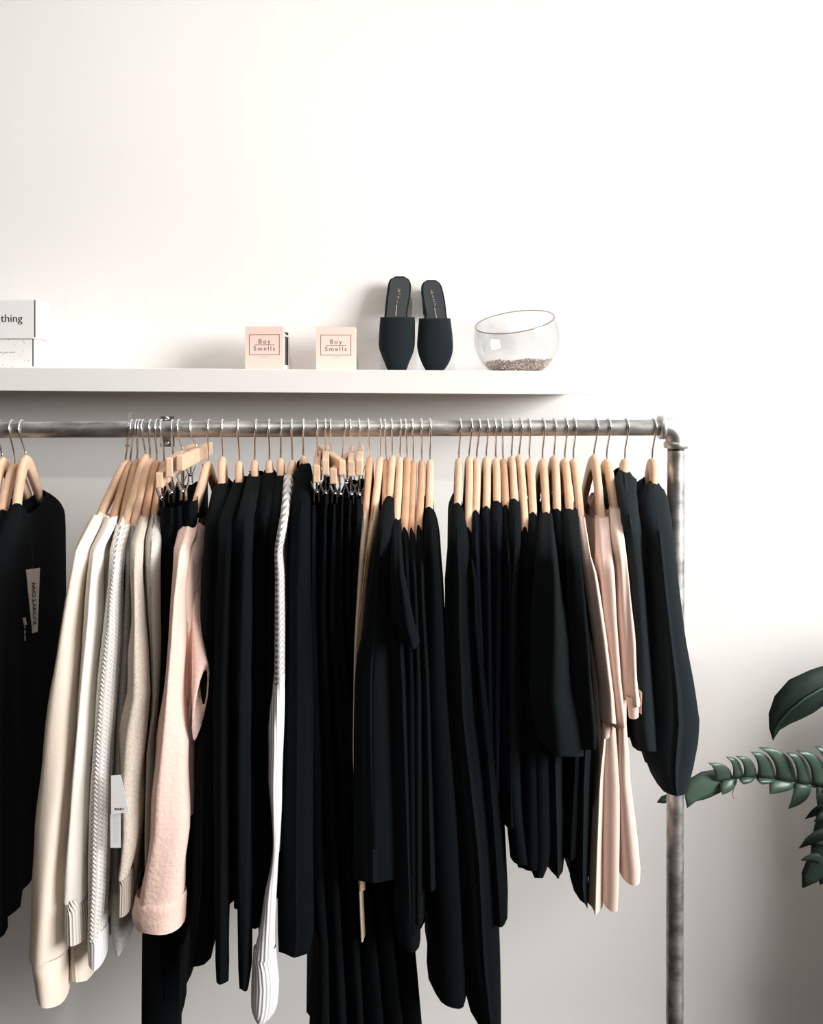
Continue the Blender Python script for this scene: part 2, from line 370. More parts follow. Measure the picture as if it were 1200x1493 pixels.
def make_clip_hanger(hpx, wood, endpx, label, farpx=None, tops=(0.016, 0.016), L=0.17, group=None):
    """flat wooden bar with a chrome hook and two sprung clips; endpx = (px, py top, py bottom) of the bar's near end"""
    xh = X_(hpx, YP); x1 = X_(wood[0], YP)
    ya = YP - L; xn = X_(endpx[0], ya); zt, zb = Z_(endpx[1], ya), Z_(endpx[2], ya)
    yb = YP + L; xf = X_(farpx, yb) if farpx is not None else 2 * x1 - xn
    root = empty('clip_hanger', (xh, YP, zb - 0.05), label, 'hanger', group)
    h = 0.006; t = Vector((xn - xf, ya - yb, 0)).normalized(); nx = Vector((-t.y, t.x, 0)) * h
    A, B = Vector((xn, ya, 0)), Vector((xf, yb, 0)); Z = Vector((0, 0, 1))
    o = MB().hexa([A - nx + Z * zb, A + nx + Z * zb, B + nx + Z * zb, B - nx + Z * zb, A - nx + Z * zt, A + nx + Z * zt, B + nx + Z * zt, B - nx + Z * zt]).build('bar', M_wood, root)
    bevel(o, 0.002, 2)
    MB().tube(hook_path(xh, (xn + xf) / 2, zt), 0.0019, 8).build('hook', M_chrome, root, True)
    for s, top in ((0.80, tops[0]), (-0.80, tops[1])):
        c = (A + B) / 2 + (A - B) / 2 * s; zc = zb - top - 0.006
        mb = MB()
        mb.tube([c + Z * (zb + 0.004), c + Z * (zc + 0.004)], 0.0016, 6)
        cl = mb.build('clip', M_clip, root)
        for sg in (-1, 1):                       # two sprung jaws crossing at the pivot
            m2 = MB(); T = t * 0.011; N = nx.normalized()
            top_, mid, bot = c + N * (0.0095 * sg) + Z * (zc + 0.016), c + N * (0.0035 * sg) + Z * zc, c + N * (0.0042 * sg) + Z * (zc - 0.016)
            e = N * (0.0009 * sg)
            m2.hexa([mid - T - e, mid + T - e, mid + T + e, mid - T + e, top_ - T * .6 - e, top_ + T * .6 - e, top_ + T * .6 + e, top_ - T * .6 + e])
            m2.hexa([bot - T - e, bot + T - e, bot + T + e, bot - T + e, mid - T - e, mid + T - e, mid + T + e, mid - T + e])
            m2.build('jaw', M_clip, cl)
        m3 = MB(); m3.tube([c - t * 0.012 + Z * zc, c + t * 0.012 + Z * zc], 0.0032, 8); m3.build('spring', M_clip, cl, True)
    return root, zb - tops[0] - 0.012

# ------------------------------------------------------------------ clothes
FR = [1, .992, .965, .91, .82, .68, .5, .3, .1, -.1, -.3, -.5, -.68, -.82, -.91, -.965, -.992, -1]
def make_body(rows, xh, m, parent, name='body', scoop=0.03, kb=0.45, fold=1.0, seed=0, flat=False, mid=0.014, slant=0.0):
    rnd = random.Random(seed); ph = [rnd.uniform(0, 6.28) for _ in range(8)]
    z0, zN = rows[0][2], rows[-1][2]; dn = rows[0][0]
    v = []; uv = []; half = len(FR)
    for i, (d, c, z, wd, py) in enumerate(rows):
        dv = clamp((z0 - z) / max(z0 - zN, 1e-4))
        ring = []
        for side in (1, -1):
            fr = FR if side == 1 else FR[::-1]
            for fq in fr:
                dd = d * fq
                if fq >= 0: x = lerp(xh, c, fq ** 1.2)
                else: x = xh - kb * (c - xh) * ((-fq) ** 1.2)
                prof = math.sqrt(max(0, 1 - abs(fq) ** 9))
                W = lerp(min(wd, mid), wd, clamp(abs(fq) * 1.25) ** 2) if fq >= 0 else min(wd, mid)
                x += side * W * prof
                a = fold * dv ** 0.7 * min(wd, 0.012)
                x += a * 0.35 * math.sin(dd * 52 + ph[0] + 1.3 * math.sin(z * 5 + ph[1])) * (1 - abs(fq) ** 6)
                x += a * 0.22 * math.sin(dd * 110 + ph[2] + side + 2 * z)
                zz = z
                if not flat:
                    sc_ = scoop * (1.0 if side == 1 else 0.55) * max(0, 1 - (dd / dn) ** 2) * max(0, 1 - (z0 - z) / 0.16)
                    zz -= sc_ if abs(dd) < dn else 0
                zz += dv ** 6 * 0.010 * math.sin(dd * 22 + ph[3]) + dv ** 6 * 0.006 * math.sin(dd * 61 + ph[4])
                zz -= slant * dv ** 8 * clamp((x - c) / wd, -1, 1)
                ring.append((x, YP - dd, zz))
        u = 0
        for k, q in enumerate(ring):
            if k: u += math.dist(ring[k - 1][:2], q[:2])
            v.append(q); uv.append((u, q[2]))
    n = 2 * half; f = []
    for i in range(len(rows) - 1):
        for k in range(n):
            f.append([i*n+k, i*n+(k+1) % n, (i+1)*n+(k+1) % n, (i+1)*n+k])
    return obj(name, v, f, m, parent, True, uv)
def make_sleeve(prof, m, parent, name='sleeve', dn=0.1, hw=HW, spx=75, rd=0.03, fwd=0.012, seed=0, fold=1.0, mirror=None, rows=None, hem=0.004, slant=0.0):
    """tube hanging from the shoulder in front of the body; mirror=(xh) puts it on the far shoulder instead"""
    rnd = random.Random(seed + 99); ph = [rnd.uniform(0, 6.28) for _ in range(6)]
    rows = rows or ridge(prof, dn, hw, spx); v = []; uv = []; n = 22
    zN = rows[-1][2]; z0 = rows[0][2]
    for i, (d, c, z, wd, py) in enumerate(rows):
        dv = clamp((z0 - z) / max(z0 - zN, 1e-4)); R = lerp(rd * 0.6, rd, clamp(dv * 4)); R = max(R, wd * 0.8) if wd < rd else min(max(R, wd), 0.045)
        u = 0; last = None
        for k in range(n):
            q = 2 * math.pi * k / n; cx, sy = math.cos(q), math.sin(q)
            ww = wd * (1 + 0.05 * fold * math.sin(5 * z * 9 + ph[0] + 2 * q)); x = ww * cx
            x += fold * 0.10 * wd * math.sin(3 * q + ph[1] + 7 * z) ; dep = R * sy * (1 + 0.16 * fold * math.sin(2 * q + ph[2] + 5 * z) + 0.08 * fold * math.sin(4 * q + 11 * z + ph[3]))
            dd = d + fwd - R * 0.55 + dep
            zz = z + (dv ** 8) * hem * math.sin(2 * q + ph[4])
            zz -= slant * dv ** 8 * clamp(x / wd, -1, 1)
            if mirror is None: p = (c + x, YP - dd, zz)
            else: p = (mirror - 0.45 * (c - mirror) + x, YP + dd, zz)
            if last: u += math.dist(last, p[:2])
            last = p[:2]; v.append(p); uv.append((u, zz))
    f = []
    for i in range(len(rows) - 1):
        for k in range(n):
            f.append([i*n+k, i*n+(k+1) % n, (i+1)*n+(k+1) % n, (i+1)*n+k])
    return obj(name, v, f, m, parent, True, uv)

SEED = [0]
def garment(name, cat, label, hook, wood, m, body, sleeve=None, hlabel=None, hm=None, spx=75, rd=0.03, cuff=None, group=None,
            hgroup=None, scoop=0.03, dn=None, fold=1.0, sm=None, kb=0.45, mid=0.014, hw=HW, bslant=0.0, sslant=0.0, cslant=0.0):
    SEED[0] += 1; s = SEED[0]
    if dn is None: dn = clamp((body[0][0] - wood[1]) / 75 * 0.10, 0.035, 0.125)
    rows = ridge(body, dn, hw, spx); xh = X_(hook, YP)
    make_hanger(hook, wood, None, rows, hlabel, hm, hgroup, hw)
    g = empty(name, (X_(wood[0], YP), YP, rows[-1][2]), label, cat, group)
    make_body(rows, X_(wood[0], YP), m, g, 'body', scoop, kb, fold, s, mid=mid, slant=bslant * 0.0011)
    if sleeve:
        make_sleeve(sleeve, sm or m, g, 'sleeve', dn, hw + 0.012, spx, rd, seed=s, fold=fold, slant=sslant * 0.0011)
        bs = [(q[0], q[1], q[2]) for q in sleeve]
        make_sleeve(bs, m, g, 'sleeve', dn, hw + 0.012, spx, min(rd, 0.028), seed=s + 5, fold=fold, mirror=X_(wood[0], YP))
        if cuff:
            make_sleeve(cuff[0], cuff[1], g, 'cuff', hw + 0.012, hw + 0.012, 0, rd * 1.04, fwd=0.0135, seed=s + 3, fold=0.4, hem=0.002, slant=cslant * 0.0011)
    return g
def trousers(name, label, hook, wood, endpx, prof, m, hlabel, farpx=None, tops=(0.016, 0.016), group=None, hgroup=None, L=0.17, hw=0.155, fold=1.0, cat='trousers'):
    SEED[0] += 1
    make_clip_hanger(hook, wood, endpx, hlabel, farpx, tops, L, hgroup)
    rows = ridge(prof, hw, hw, 0); xh = X_(wood[0], YP)
    g = empty(name, (xh, YP, rows[-1][2]), label, cat, group)
    make_body(rows, xh, m, g, 'legs', 0, 0.45, fold, SEED[0], flat=True)
    wb = ridge([(prof[0][0] - 1, prof[0][1] - 0.8, prof[0][2] + 0.8), (prof[0][0] + 26, lerp(prof[0][1], prof[1][1], .25) - 0.8, lerp(prof[0][2], prof[1][2], .25) + 0.8)], hw + 0.002, hw + 0.002, 0)
    make_body(wb, xh, m, g, 'waistband', 0, 0.45, 0, SEED[0], flat=True)
    return g
def hl(what): return 'pale wooden hanger with chrome hook holding ' + what

# --- black tops at the end beside the frame edge
LG = 'black tops beside the gap in the rail'; LH = 'hangers of the black tops beside the gap'
LBL = lambda k: 'long black blouse %s beyond the one with a beige hang tag' % k
LHL = lambda k: 'pale wooden hanger %s beyond the one holding the tagged black blouse' % k
garment('black_blouse', 'blouse', LBL('two places'), -1, (3, 666), M_black, [(742, -18, -4), (800, -42, -18), (900, -60, -28), (1100, -66, -26), (1360, -60, -22)], hlabel=LHL('two places'), hgroup=LH, group=LG, mid=0.008)
garment('black_blouse', 'blouse', LBL('just'), 18, (21, 675), M_black2, [(742, -4, 11), (800, -30, -6), (900, -46, -16), (1100, -50, -14), (1365, -42, -8)], hlabel=LHL('just'), hgroup=LH, group=LG, mid=0.008)
gk = garment('black_blouse', 'blouse', 'long black blouse with a beige paper hang tag beside the bare wall', 32, (37, 663), M_black,
        [(733, 15, 33), (775, -8, 14), (820, -28, 0), (950, -36, 0), (1150, -32, 2), (1300, -22, 6), (1372, -20, 10)],
        hlabel='pale wooden hanger holding the black blouse with a beige hang tag', kb=0.15)
# hang tag of that top
A = [P(38, 831, 1.56), P(58.3, 828, 1.60), P(55, 921, 1.592), P(47.3, 923.5, 1.576)]
np_ = (A[1] - A[0]).cross(A[3] - A[0]); ey0 = Vector((0, 0, H)); rdir = A[2] - ey0
A[2] = ey0 + rdir * ((A[0] - ey0).dot(np_) / rdir.dot(np_)); off = Vector((-0.001, 0.001, 0))
tg = MB().hexa([A[3], A[2], A[2] + off, A[3] + off, A[0], A[1], A[1] + off, A[0] + off]).build('hang_tag', M_tagb, gk)
tg['label'] = 'beige paper hang tag with black lettering'
cxm = (P(50, 836, 1.578) + P(51, 914, 1.578)) / 2
tn = (A[1] - A[0]).cross(A[3] - A[0]).normalized()
if tn.y > 0: tn = -tn
ex = (A[3] + A[2] - A[0] - A[1]).normalized(); ey = -tn.cross(ex); ex2 = -ex; ey2 = tn.cross(ex2)
text('KOWTOW', 'lettering', 0.0150, (A[0] + A[1] + A[2] + A[3]) / 4 + tn * 0.0008 - Vector((0, 0, 0.004)), Matrix((ex2, ey2, tn)).transposed(), M_ink, tg, 1.05, ext=0.0001)
MB().tube([(A[0] + A[1]) / 2 - Vector((0, 0, 0.006)), (A[0] + A[1]) / 2 + Vector((-0.004, 0.004, 0.05))], 0.0005, 5).build('cord', M_ink, tg)
mb = MB()
for q, (a, b) in enumerate([((35, 901), (37, 911)), ((36, 912), (36.4, 916)), ((36.6, 919), (36, 924)), ((36.4, 926), (36.6, 934))]):
    mb.tube([P(a[0], a[1], 1.545), P(b[0], b[1], 1.545)], 0.0028 if q == 0 else 0.0011, 6)
mb.build('tag_string', M_greyink, gk)

# --- pale sweaters
garment('cream_sweatshirt', 'sweatshirt', 'thick warm cream fleece sweatshirt, first of the pale tops beside the bare wall', 193, (183, 671), M_cream,
        [(745, 139, 152), (792, 117, 132), (850, 107, 127), (950, 96, 122), (1200, 86, 118), (1400, 92, 122), (1430, 97, 122)],
        [(748, 137, 151), (764, 127, 147), (796, 111, 131), (820, 106, 129), (847, 100.5, 126), (928, 88.5, 118), (987, 78, 117), (1062, 67, 112.6), (1139, 62, 108.6), (1200, 53.6, 102), (1281, 51, 95), (1361, 45.5, 94), (1393, 44.5, 95)],
        hlabel=hl('the thick cream sweatshirt'), hm=M_wood, rd=0.04, cuff=([(1388, 45.5, 95.5), (1400, 47.5, 95), (1425, 52, 95.5), (1449, 56, 95)], M_cream), mid=0.012, cslant=9)
garment('off_white_sweatshirt', 'sweatshirt', 'off-white jersey sweatshirt with a ribbed cuff between cream sweatshirt and cable knit', 200, (190, 672), M_off,
        [(752, 158, 171), (799, 137, 150), (850, 131, 147), (1000, 120, 139), (1300, 103, 126), (1345, 103, 126)],
        [(752, 157, 171), (767, 150, 167), (799, 134, 150), (842, 128, 147), (901, 124, 147), (968, 118, 142), (1048, 113, 137), (1139, 107, 131), (1227, 100, 128), (1304, 96, 127)],
        hlabel=hl('the off-white sweatshirt with ribbed cuff'), hm=M_wood2, rd=0.035, cuff=([(1300, 96, 127), (1306, 97, 127), (1340, 96, 129), (1361, 96, 130)], knit_mat('off_white_rib', (0.74, 0.70, 0.64), (0.6, 0.56, 0.5), 0.006, None, 0, 0.6, 0.002)), mid=0.01)
garment('beige_shirt', 'shirt', 'thin beige jersey top squeezed just before the white cable knit', 204, (200, 669), M_beige,
        [(748, 174, 186), (800, 157, 170), (850, 150, 163), (950, 141, 155), (1200, 130, 150), (1370, 130, 150)], hlabel=hl('the thin beige top'), hm=M_wood2, mid=0.007)
garment('cable_knit_sweater', 'sweater', 'white chunky cable-knit sweater among the pale tops', 209, (212, 661.5), M_knit,
        [(763, 173, 190), (799, 163, 181), (850, 161, 176), (1000, 145, 168), (1250, 134, 158), (1340, 134, 155)],
        [(763, 171, 191), (799, 162, 182), (847, 160, 177), (901, 153, 175.6), (954, 146, 174), (1008, 141, 169), (1088, 136, 164), (1139, 133, 161), (1173, 130, 161), (1281, 129, 158), (1334, 130, 154), (1360, 130, 153)],
        hlabel=hl('the white cable-knit sweater'), rd=0.034, cuff=([(1350, 130, 154), (1376, 130, 153.5), (1398, 131, 152.5)], M_rib), mid=0.009, fold=0.4)
garment('heather_grey_shirt', 'shirt', 'mid grey shirt with a rounded tail hanging low beside the cable knit', 220, (218.5, 668), M_greyj,
        [(766, 188, 201), (800, 179, 193), (850, 178, 192), (950, 172, 190), (1062, 164, 184), (1237, 159, 176), (1330, 156, 180), (1370, 156, 185), (1392, 159, 183), (1402, 166, 176)], hlabel=hl('the grey shirt with rounded tail'), mid=0.007)
gm = garment('oatmeal_sweater', 'sweater', 'oatmeal marl sweater with twisted sleeve and white paper tags', 229, (228, 671), M_marl,
        [(751, 206, 217), (788, 194, 208), (834, 192, 206), (901, 196, 210), (1000, 195, 215), (1200, 190, 208), (1300, 180, 196)],
        [(751, 206, 217), (788, 193, 208), (834, 191, 206), (901, 194, 209), (954, 187, 214), (1008, 185, 218), (1062, 174, 212), (1139, 174, 206), (1200, 180, 204), (1240, 178, 200), (1266, 176, 193)],
        hlabel=hl('the oatmeal marl sweater'), hm=M_wood2, rd=0.03, cuff=([(1262, 176, 194), (1268, 175.5, 194), (1300, 174, 194), (1321, 174.5, 193)], knit_mat('oatmeal_rib', (0.52, 0.45, 0.39), (0.33, 0.28, 0.24), 0.005, None, 0, 0.7, 0.002)), mid=0.008)
for (q, lab) in (([(162, 1131), (176, 1130), (188, 1184), (162, 1188)], 'upper'), ([(161, 1187), (176, 1186), (176, 1236), (161, 1236)], 'lower')):
    Y = 1.355 if lab == 'upper' else 1.358
    A = [P(a, b, Y) for a, b in q]; of = Vector((0, 0.0008, 0))
    tg = MB().hexa([A[3], A[2], A[2] + of, A[3] + of, A[0], A[1], A[1] + of, A[0] + of]).build('paper_tag', M_tag, gm)
    if lab == 'upper':
        text('BABC', 'lettering', 0.0048, P(174.5, 1179.5, Y) - Vector((0, 0.0004, 0)), FRONT, M_ink, tg, 1.25)
    else:
        mb = MB()
        for k in range(3): mb.add([P(166 + k * 3, 1190, Y) - of * .3, P(166.4 + k * 3, 1190, Y) - of * .3, P(166.4 + k * 3, 1228, Y) - of * .3, P(166 + k * 3, 1228, Y) - of * .3], [[0, 1, 2, 3]])
        mb.build('lettering', mat('faint_grey_ink', (0.6, 0.6, 0.62), 0.7), tg)
garment('heather_sweater', 'sweater', 'soft light heather grey sweater next to the black clip-hung trousers', 236, (239, 672), M_heather,
        [(748, 218, 232), (790, 208, 234), (834, 206, 232), (901, 209, 232), (954, 214, 233), (1035, 219, 230), (1100, 208, 222), (1205, 206, 218), (1260, 208, 216)],
        hlabel=hl('the light heather grey sweater'), hm=M_wood2, mid=0.009)

# --- clip-hung trousers beside the pale tops
TG = 'clip-hung black trousers before the pink shirt'; TH = 'clip hangers before the pink shirt'
TL = lambda k: k + ' pair of black trousers from the heather grey sweater, on a clip hanger'
TH_ = lambda k: k + ' wooden bar clip hanger from the heather grey sweater'
trousers('black_trousers', TL('first'), 252, (252, 668), (232, 689, 712), [(741, 233, 262), (800, 230, 262), (900, 229, 262), (1100, 216, 266), (1345, 201, 266), (1493, 198, 261), (1580, 196, 258)], M_denim, TH_('first'), None, (0.012, 0.020), TG, TH)
trousers('black_trousers', TL('second'), 261, (262, 668), (246.5, 668, 696), [(739, 248, 270), (800, 246, 274), (1100, 236, 272), (1350, 222, 264), (1450, 222, 262)], M_denim, TH_('second'), 281, (0.022, 0.020), TG, TH)
trousers('black_trousers', TL('third'), 279, (281, 662), (262, 664, 687), [(732, 262, 288), (800, 258, 288), (1100, 245, 284), (1350, 235, 272), (1400, 238, 262)], M_denim, TH_('third'), 306, (0.030, 0.026), TG, TH)

# --- pink shirt with turned-up cuff
gp = garment('pink_shirt', 'shirt', 'pale pink linen shirt with a turned-up cuff among black clothes', 305, (303, 672), M_pink,
        [(757, 266, 288), (790, 260, 283), (834, 256, 285), (901, 256, 290), (960, 258, 296), (1010, 258, 296), (1060, 256, 284), (1100, 250, 276), (1200, 240, 272)],
        [(757, 265, 288), (780, 260, 284), (800, 255, 276), (861, 250.6, 269), (928, 246.6, 268), (1008, 238.6, 267), (1075, 228, 272), (1139, 221, 274), (1205, 217, 275), (1267, 208, 271), (1312, 201, 268)],
        hlabel=hl('the pale pink shirt'), rd=0.04, cuff=([(1300, 199, 270), (1308, 196, 270), (1330, 191, 269), (1347, 197, 268)], M_pink), mid=0.012)
# the shirt's short front sleeve: an open cloth funnel beside the strip
rings = []
for (cx, cy, hw_, hh_, tl_, Y) in [(284, 800, 3, 16, 0.0, 1.46), (286, 860, 5, 26, 0.02, 1.44), (289, 930, 9, 34, 0.04, 1.42), (291, 985, 11, 44, -0.08, 1.405), (292.5, 1020, 9.5, 55, -0.16, 1.395), (291.5, 1028, 7.2, 52, -0.16, 1.40)]:
    ring = []
    for k in range(16):
        q = 2 * math.pi * k / 16; a, b = hw_ * math.cos(q), hh_ * math.sin(q)
        ring.append(P(cx + a - b * tl_ * -1, cy + b, Y + 0.012 * math.cos(q)))
    rings += ring
fs = [[i*16+k, i*16+(k+1) % 16, (i+1)*16+(k+1) % 16, (i+1)*16+k] for i in range(5) for k in range(16)]
o = obj('short_sleeve', rings, fs, M_pink, gp)
o['label'] = 'open end of a short sleeve'
MB().tube([P(212, 1255, 1.38), P(205, 1272, 1.375), (P(200, 1290, 1.375)), P(199, 1308, 1.375)], 0.0007, 5).build('loop_thread', M_plastic, gp)

# --- black sweaters between pink shirt and white rib knit
def blab(k): return k + ' black sweater from the pink shirt, before the white knit'
BG = 'black sweaters between pink shirt and white knit'; BH = 'hangers between pink shirt and white knit'
BHL = lambda k: k + ' pale wooden hanger from the pink shirt, holding a black sweater'
garment('black_sweater', 'sweater', 'black sweater hanging directly against the pink shirt', 325, (324, 666), M_black2, [(703, 312, 335), (760, 296, 326), (850, 288, 320), (1000, 280, 320), (1300, 270, 320), (1385, 266, 303), (1405, 266, 296)], hlabel='pale wooden hanger holding the black sweater right against the pink shirt', spx=95)
garment('black_sweater', 'sweater', blab('second'), 348, (348.5, 672), M_black, [(702, 338, 360), (760, 324, 352), (850, 316, 346), (1000, 310, 346), (1250, 302, 345), (1335, 300, 340)],
        [(702, 340, 358), (760, 318, 340), (1000, 312, 336), (1345, 314, 334), (1400, 314.5, 334), (1424, 316, 333)], hlabel=BHL('second'), group=BG, hgroup=BH, spx=95, rd=0.02)
garment('black_sweater', 'sweater', blab('third'), 374, (371, 671), M_black2, [(693, 360, 384), (760, 349, 376), (850, 342, 371), (1000, 338, 371), (1250, 334, 368), (1322, 333, 366)],
        [(693, 362, 382), (760, 346, 368), (1000, 344, 367), (1330, 347, 368), (1417, 349.5, 366), (1435, 350.5, 362)], hlabel=BHL('third'), group=BG, hgroup=BH, spx=95, rd=0.02)
garment('black_sweater', 'sweater', blab('fourth'), 393, (392.5, 671), M_black, [(687, 383, 403), (760, 372, 396), (850, 367, 395), (1000, 364, 395), (1300, 358, 390), (1350, 358, 382)], hlabel=BHL('fourth'), group=BG, hgroup=BH, spx=95)
garment('black_sweater', 'sweater', blab('fifth'), 411, (409, 668), M_black2, [(690, 400, 418), (760, 391, 410), (850, 388, 403), (1000, 386, 401), (1300, 374, 394), (1370, 370, 385)], hlabel=BHL('fifth'), group=BG, hgroup=BH, spx=95, mid=0.009)
WP = [(692, 414, 427), (720, 412, 425), (745, 410, 422), (772, 405, 418), (802, 400, 412), (834, 401, 415), (901, 401, 415.5), (954, 400.5, 415.5), (990, 400, 415.5)]
gw = garment('white_knit_sweater', 'sweater', 'bright white knitted sweater with a long ribbed sleeve among black clothes', 426, (426, 671), M_rib,
        [(692, 414, 427), (745, 411, 421), (802, 404, 412), (900, 404, 414), (1100, 400, 411), (1250, 399, 406)], WP, hlabel=hl('the bright white rib knit sweater'), sm=M_twist, rd=0.02, mid=0.006, fold=0.3, spx=95)
make_sleeve([(978, 400.5, 415.5), (1008, 398, 415.5), (1029, 395, 415), (1062, 392, 414), (1139, 391.5, 411.5), (1175, 395, 411), (1222, 398.5, 409), (1254, 396.5, 406), (1302, 386, 403.5), (1348, 379, 402), (1385, 371, 402)], M_rib, gw, 'lower_sleeve', 0.222, 0.222, 0, 0.022, fwd=0.014, seed=44, fold=0.5)
make_sleeve([(1376, 371, 402.5), (1401, 369, 404), (1428, 367, 407), (1449, 366.5, 406), (1464, 367, 404), (1474, 369.5, 400), (1479, 375, 392)], M_rib, gw, 'cuff', 0.222, 0.222, 0, 0.024, fwd=0.015, seed=45, fold=0.3, hem=0.0)
garment('black_turtleneck', 'sweater', 'black high-necked sweater between the white rib knit and the clipped trousers', 443, (442, 665), M_black, [(674, 437, 456), (690, 432, 455), (760, 421, 453), (850, 416, 452), (1000, 413, 456), (1300, 404, 460), (1380, 405, 461), (1411, 406, 453)], hlabel='pale wooden hanger holding the black sweater beside the white rib knit', spx=95, dn=0.03)

# --- clip-hung trousers in the middle
TG = 'black trousers on the cluster of clip hangers'; TH = 'cluster of wooden clip hangers'
TL = lambda k: k + ' pair of black trousers from the high-necked black sweater, on clip hanger'; TH_ = lambda k: k + ' wooden bar clip hanger from the high-necked black sweater'
trousers('black_trousers', TL('first'), 463, (463, 667), (461.5, 678, 704), [(738, 449, 462), (900, 447, 463), (1300, 452, 478), (1385, 463, 484), (1580, 457, 490)], M_denim, TH_('first'), None, (0.012, 0.018), TG, TH)
trousers('black_trousers', TL('second'), 475, (475, 667), (474.5, 670, 693), [(724, 468, 480), (900, 462, 477), (1300, 477, 502), (1580, 489, 518)], M_denim, TH_('second'), None, (0.026, 0.020), TG, TH)
trousers('black_trousers', TL('fourth'), 482, (482, 664), (499, 671, 693), [(727, 492, 504), (900, 489, 502), (1300, 524, 548), (1580, 545, 576)], M_denim, TH_('fourth'), None, (0.028, 0.018), TG, TH)
trousers('black_trousers', TL('third'), 504, (502, 664), (486, 683, 706), [(736, 480, 492), (900, 476, 490), (1300, 501, 525), (1580, 517, 546)], M_denim, TH_('third'), 508, (0.012, 0.020), TG, TH)
trousers('black_trousers', TL('fifth'), 511, (513, 666), (512, 672, 695), [(730, 503, 515), (900, 500, 514), (1300, 547, 572), (1580, 575, 606)], M_denim, TH_('fifth'), None, (0.026, 0.020), TG, TH)
trousers('black_trousers', TL('sixth'), 524, (525, 666), (523.5, 670, 694), [(728, 514, 527), (900, 511, 526), (1200, 540, 575), (1381, 578, 618), (1493, 590, 629), (1580, 603, 637)], M_denim, TH_('sixth'), None, (0.028, 0.020), TG, TH)

# --- sand and tan pair
garment('sand_shirt', 'shirt', 'sand-coloured long garment beside the cluster of clip hangers', 537, (539, 666), M_sand, [(743, 526, 537), (788, 523, 534), (847, 519, 530), (901, 516, 525), (946, 514, 521), (1095, 512, 518), (1360, 524, 532)], hw=0.17, hlabel=hl('the sand-coloured garment'), hm=M_wood2, mid=0.006)
garment('tan_shirt', 'shirt', 'tan long garment between the sand one and a black dress', 555, (554, 666), M_tan, [(735, 540, 552), (775, 534, 545), (834, 527, 537), (879, 522, 531), (933, 516, 526), (1000, 514, 521), (1300, 520, 530)], hw=0.175, hlabel=hl('the tan garment'), mid=0.006)

# --- black dresses and tops in the middle
DG = 'black dresses and tops in the packed middle of the rail'; DH = 'hangers in the packed middle of the rail'
DL = lambda k: k + ' plain black garment after the tan one, packed before the long dresses'
DHL = lambda k: k + ' wooden hanger after the tan garment, holding plain black'
garment('black_dress', 'dress', DL('first'), 561, (563, 670), M_black, [(737, 556, 568), (850, 545, 560), (1000, 536, 552), (1250, 530, 560)], hlabel=DHL('first'), hm=M_wood2, group=DG, hgroup=DH, mid=0.006)
garment('black_dress', 'dress', 'wide black dress hanging right beside the tan garment', 571, (572, 664), M_black2, [(722, 560, 576), (756, 549, 571), (800, 541, 568), (850, 533, 569), (933, 521, 569), (960, 512, 570), (1000, 507, 572), (1093, 504, 576), (1200, 503, 581), (1297, 503, 583)], hlabel=hl('the wide black dress beside the tan garment'))
garment('black_blouse', 'blouse', 'black top with a short turned-up sleeve in the middle of the rail', 584, (583, 666), M_black2, [(756, 571, 584), (850, 568, 588), (1000, 572, 600), (1350, 575, 618), (1381, 580, 619)],
        [(756, 571, 584), (800, 571, 586), (834, 571, 588), (890, 573, 600), (911, 576, 604), (936, 586, 611)], hlabel=hl('the black top with a short turned-up sleeve'))
garment('black_dress', 'dress', DL('fourth'), 591, (593.5, 666), M_black, [(768, 584, 595), (850, 585, 602), (1000, 588, 612), (1360, 586, 620)], hlabel=DHL('fourth'), hm=M_wood2, group=DG, hgroup=DH, mid=0.006)
garment('black_dress', 'dress', DL('fifth'), 601, (602.5, 672), M_black2, [(769, 595, 604), (850, 597, 612), (1000, 600, 620), (1340, 600, 622)], hlabel=DHL('fifth'), hm=M_wood2, group=DG, hgroup=DH, mid=0.006)
garment('black_dress', 'dress', DL('sixth'), 614, (615, 671), M_black2, [(765, 605, 615), (820, 606, 622), (869, 608, 622), (1000, 612, 634), (1300, 615, 645)], hlabel=DHL('sixth'), hm=M_wood2, group=DG, hgroup=DH, mid=0.006)
garment('long_black_dress', 'dress', 'long black dress with rounded hem beside the open gap showing white wall', 627, (627, 670), M_black, [(738, 618, 633), (775, 618, 640), (850, 616, 650), (1000, 614, 660), (1200, 620, 680), (1373, 628, 690), (1445, 627, 695), (1458, 631, 694)], bslant=7, hlabel=hl('the long dress before the small gap'))
garment('long_black_dress', 'dress', 'longest black dress with a sharp lit edge beside the navy blouses', 671, (669, 668), M_black2, [(732, 660, 674), (760, 657, 677), (794, 650, 684), (847, 645, 694), (901, 645, 694), (981, 645, 700), (1048, 648, 703), (1137, 652, 720), (1250, 662, 735), (1400, 672, 740), (1480, 690, 739), (1502, 697, 738)], hlabel=hl('the longest black dress beside the small gap'))
garment('black_dress', 'dress', 'black dress with long sleeve hanging in front of the navy blouses', 687, (684, 665), M_black, [(768, 677, 687), (850, 684, 699), (911, 685, 702), (995, 690, 713), (1088, 695, 727), (1213, 702, 742), (1329, 712, 749), (1338, 714, 748)], hlabel='pale wooden hanger holding a black dress beside the navy blouses', mid=0.007)
NG = 'navy blouses'; NH = 'hangers of the navy blouses'; NL = lambda k: k + ' dark navy blouse from the longest black dress'; NHL = lambda k: 'pale wooden hanger holding the %s navy blouse from the longest black dress' % k
garment('navy_blouse', 'blouse', NL('first'), 698.5, (695, 668), M_navy, [(743, 687, 700), (794, 686, 702), (861, 688, 704), (950, 694, 708), (1150, 700, 712)], hlabel=NHL('first'), group=NG, hgroup=NH, mid=0.008, hw=0.2)
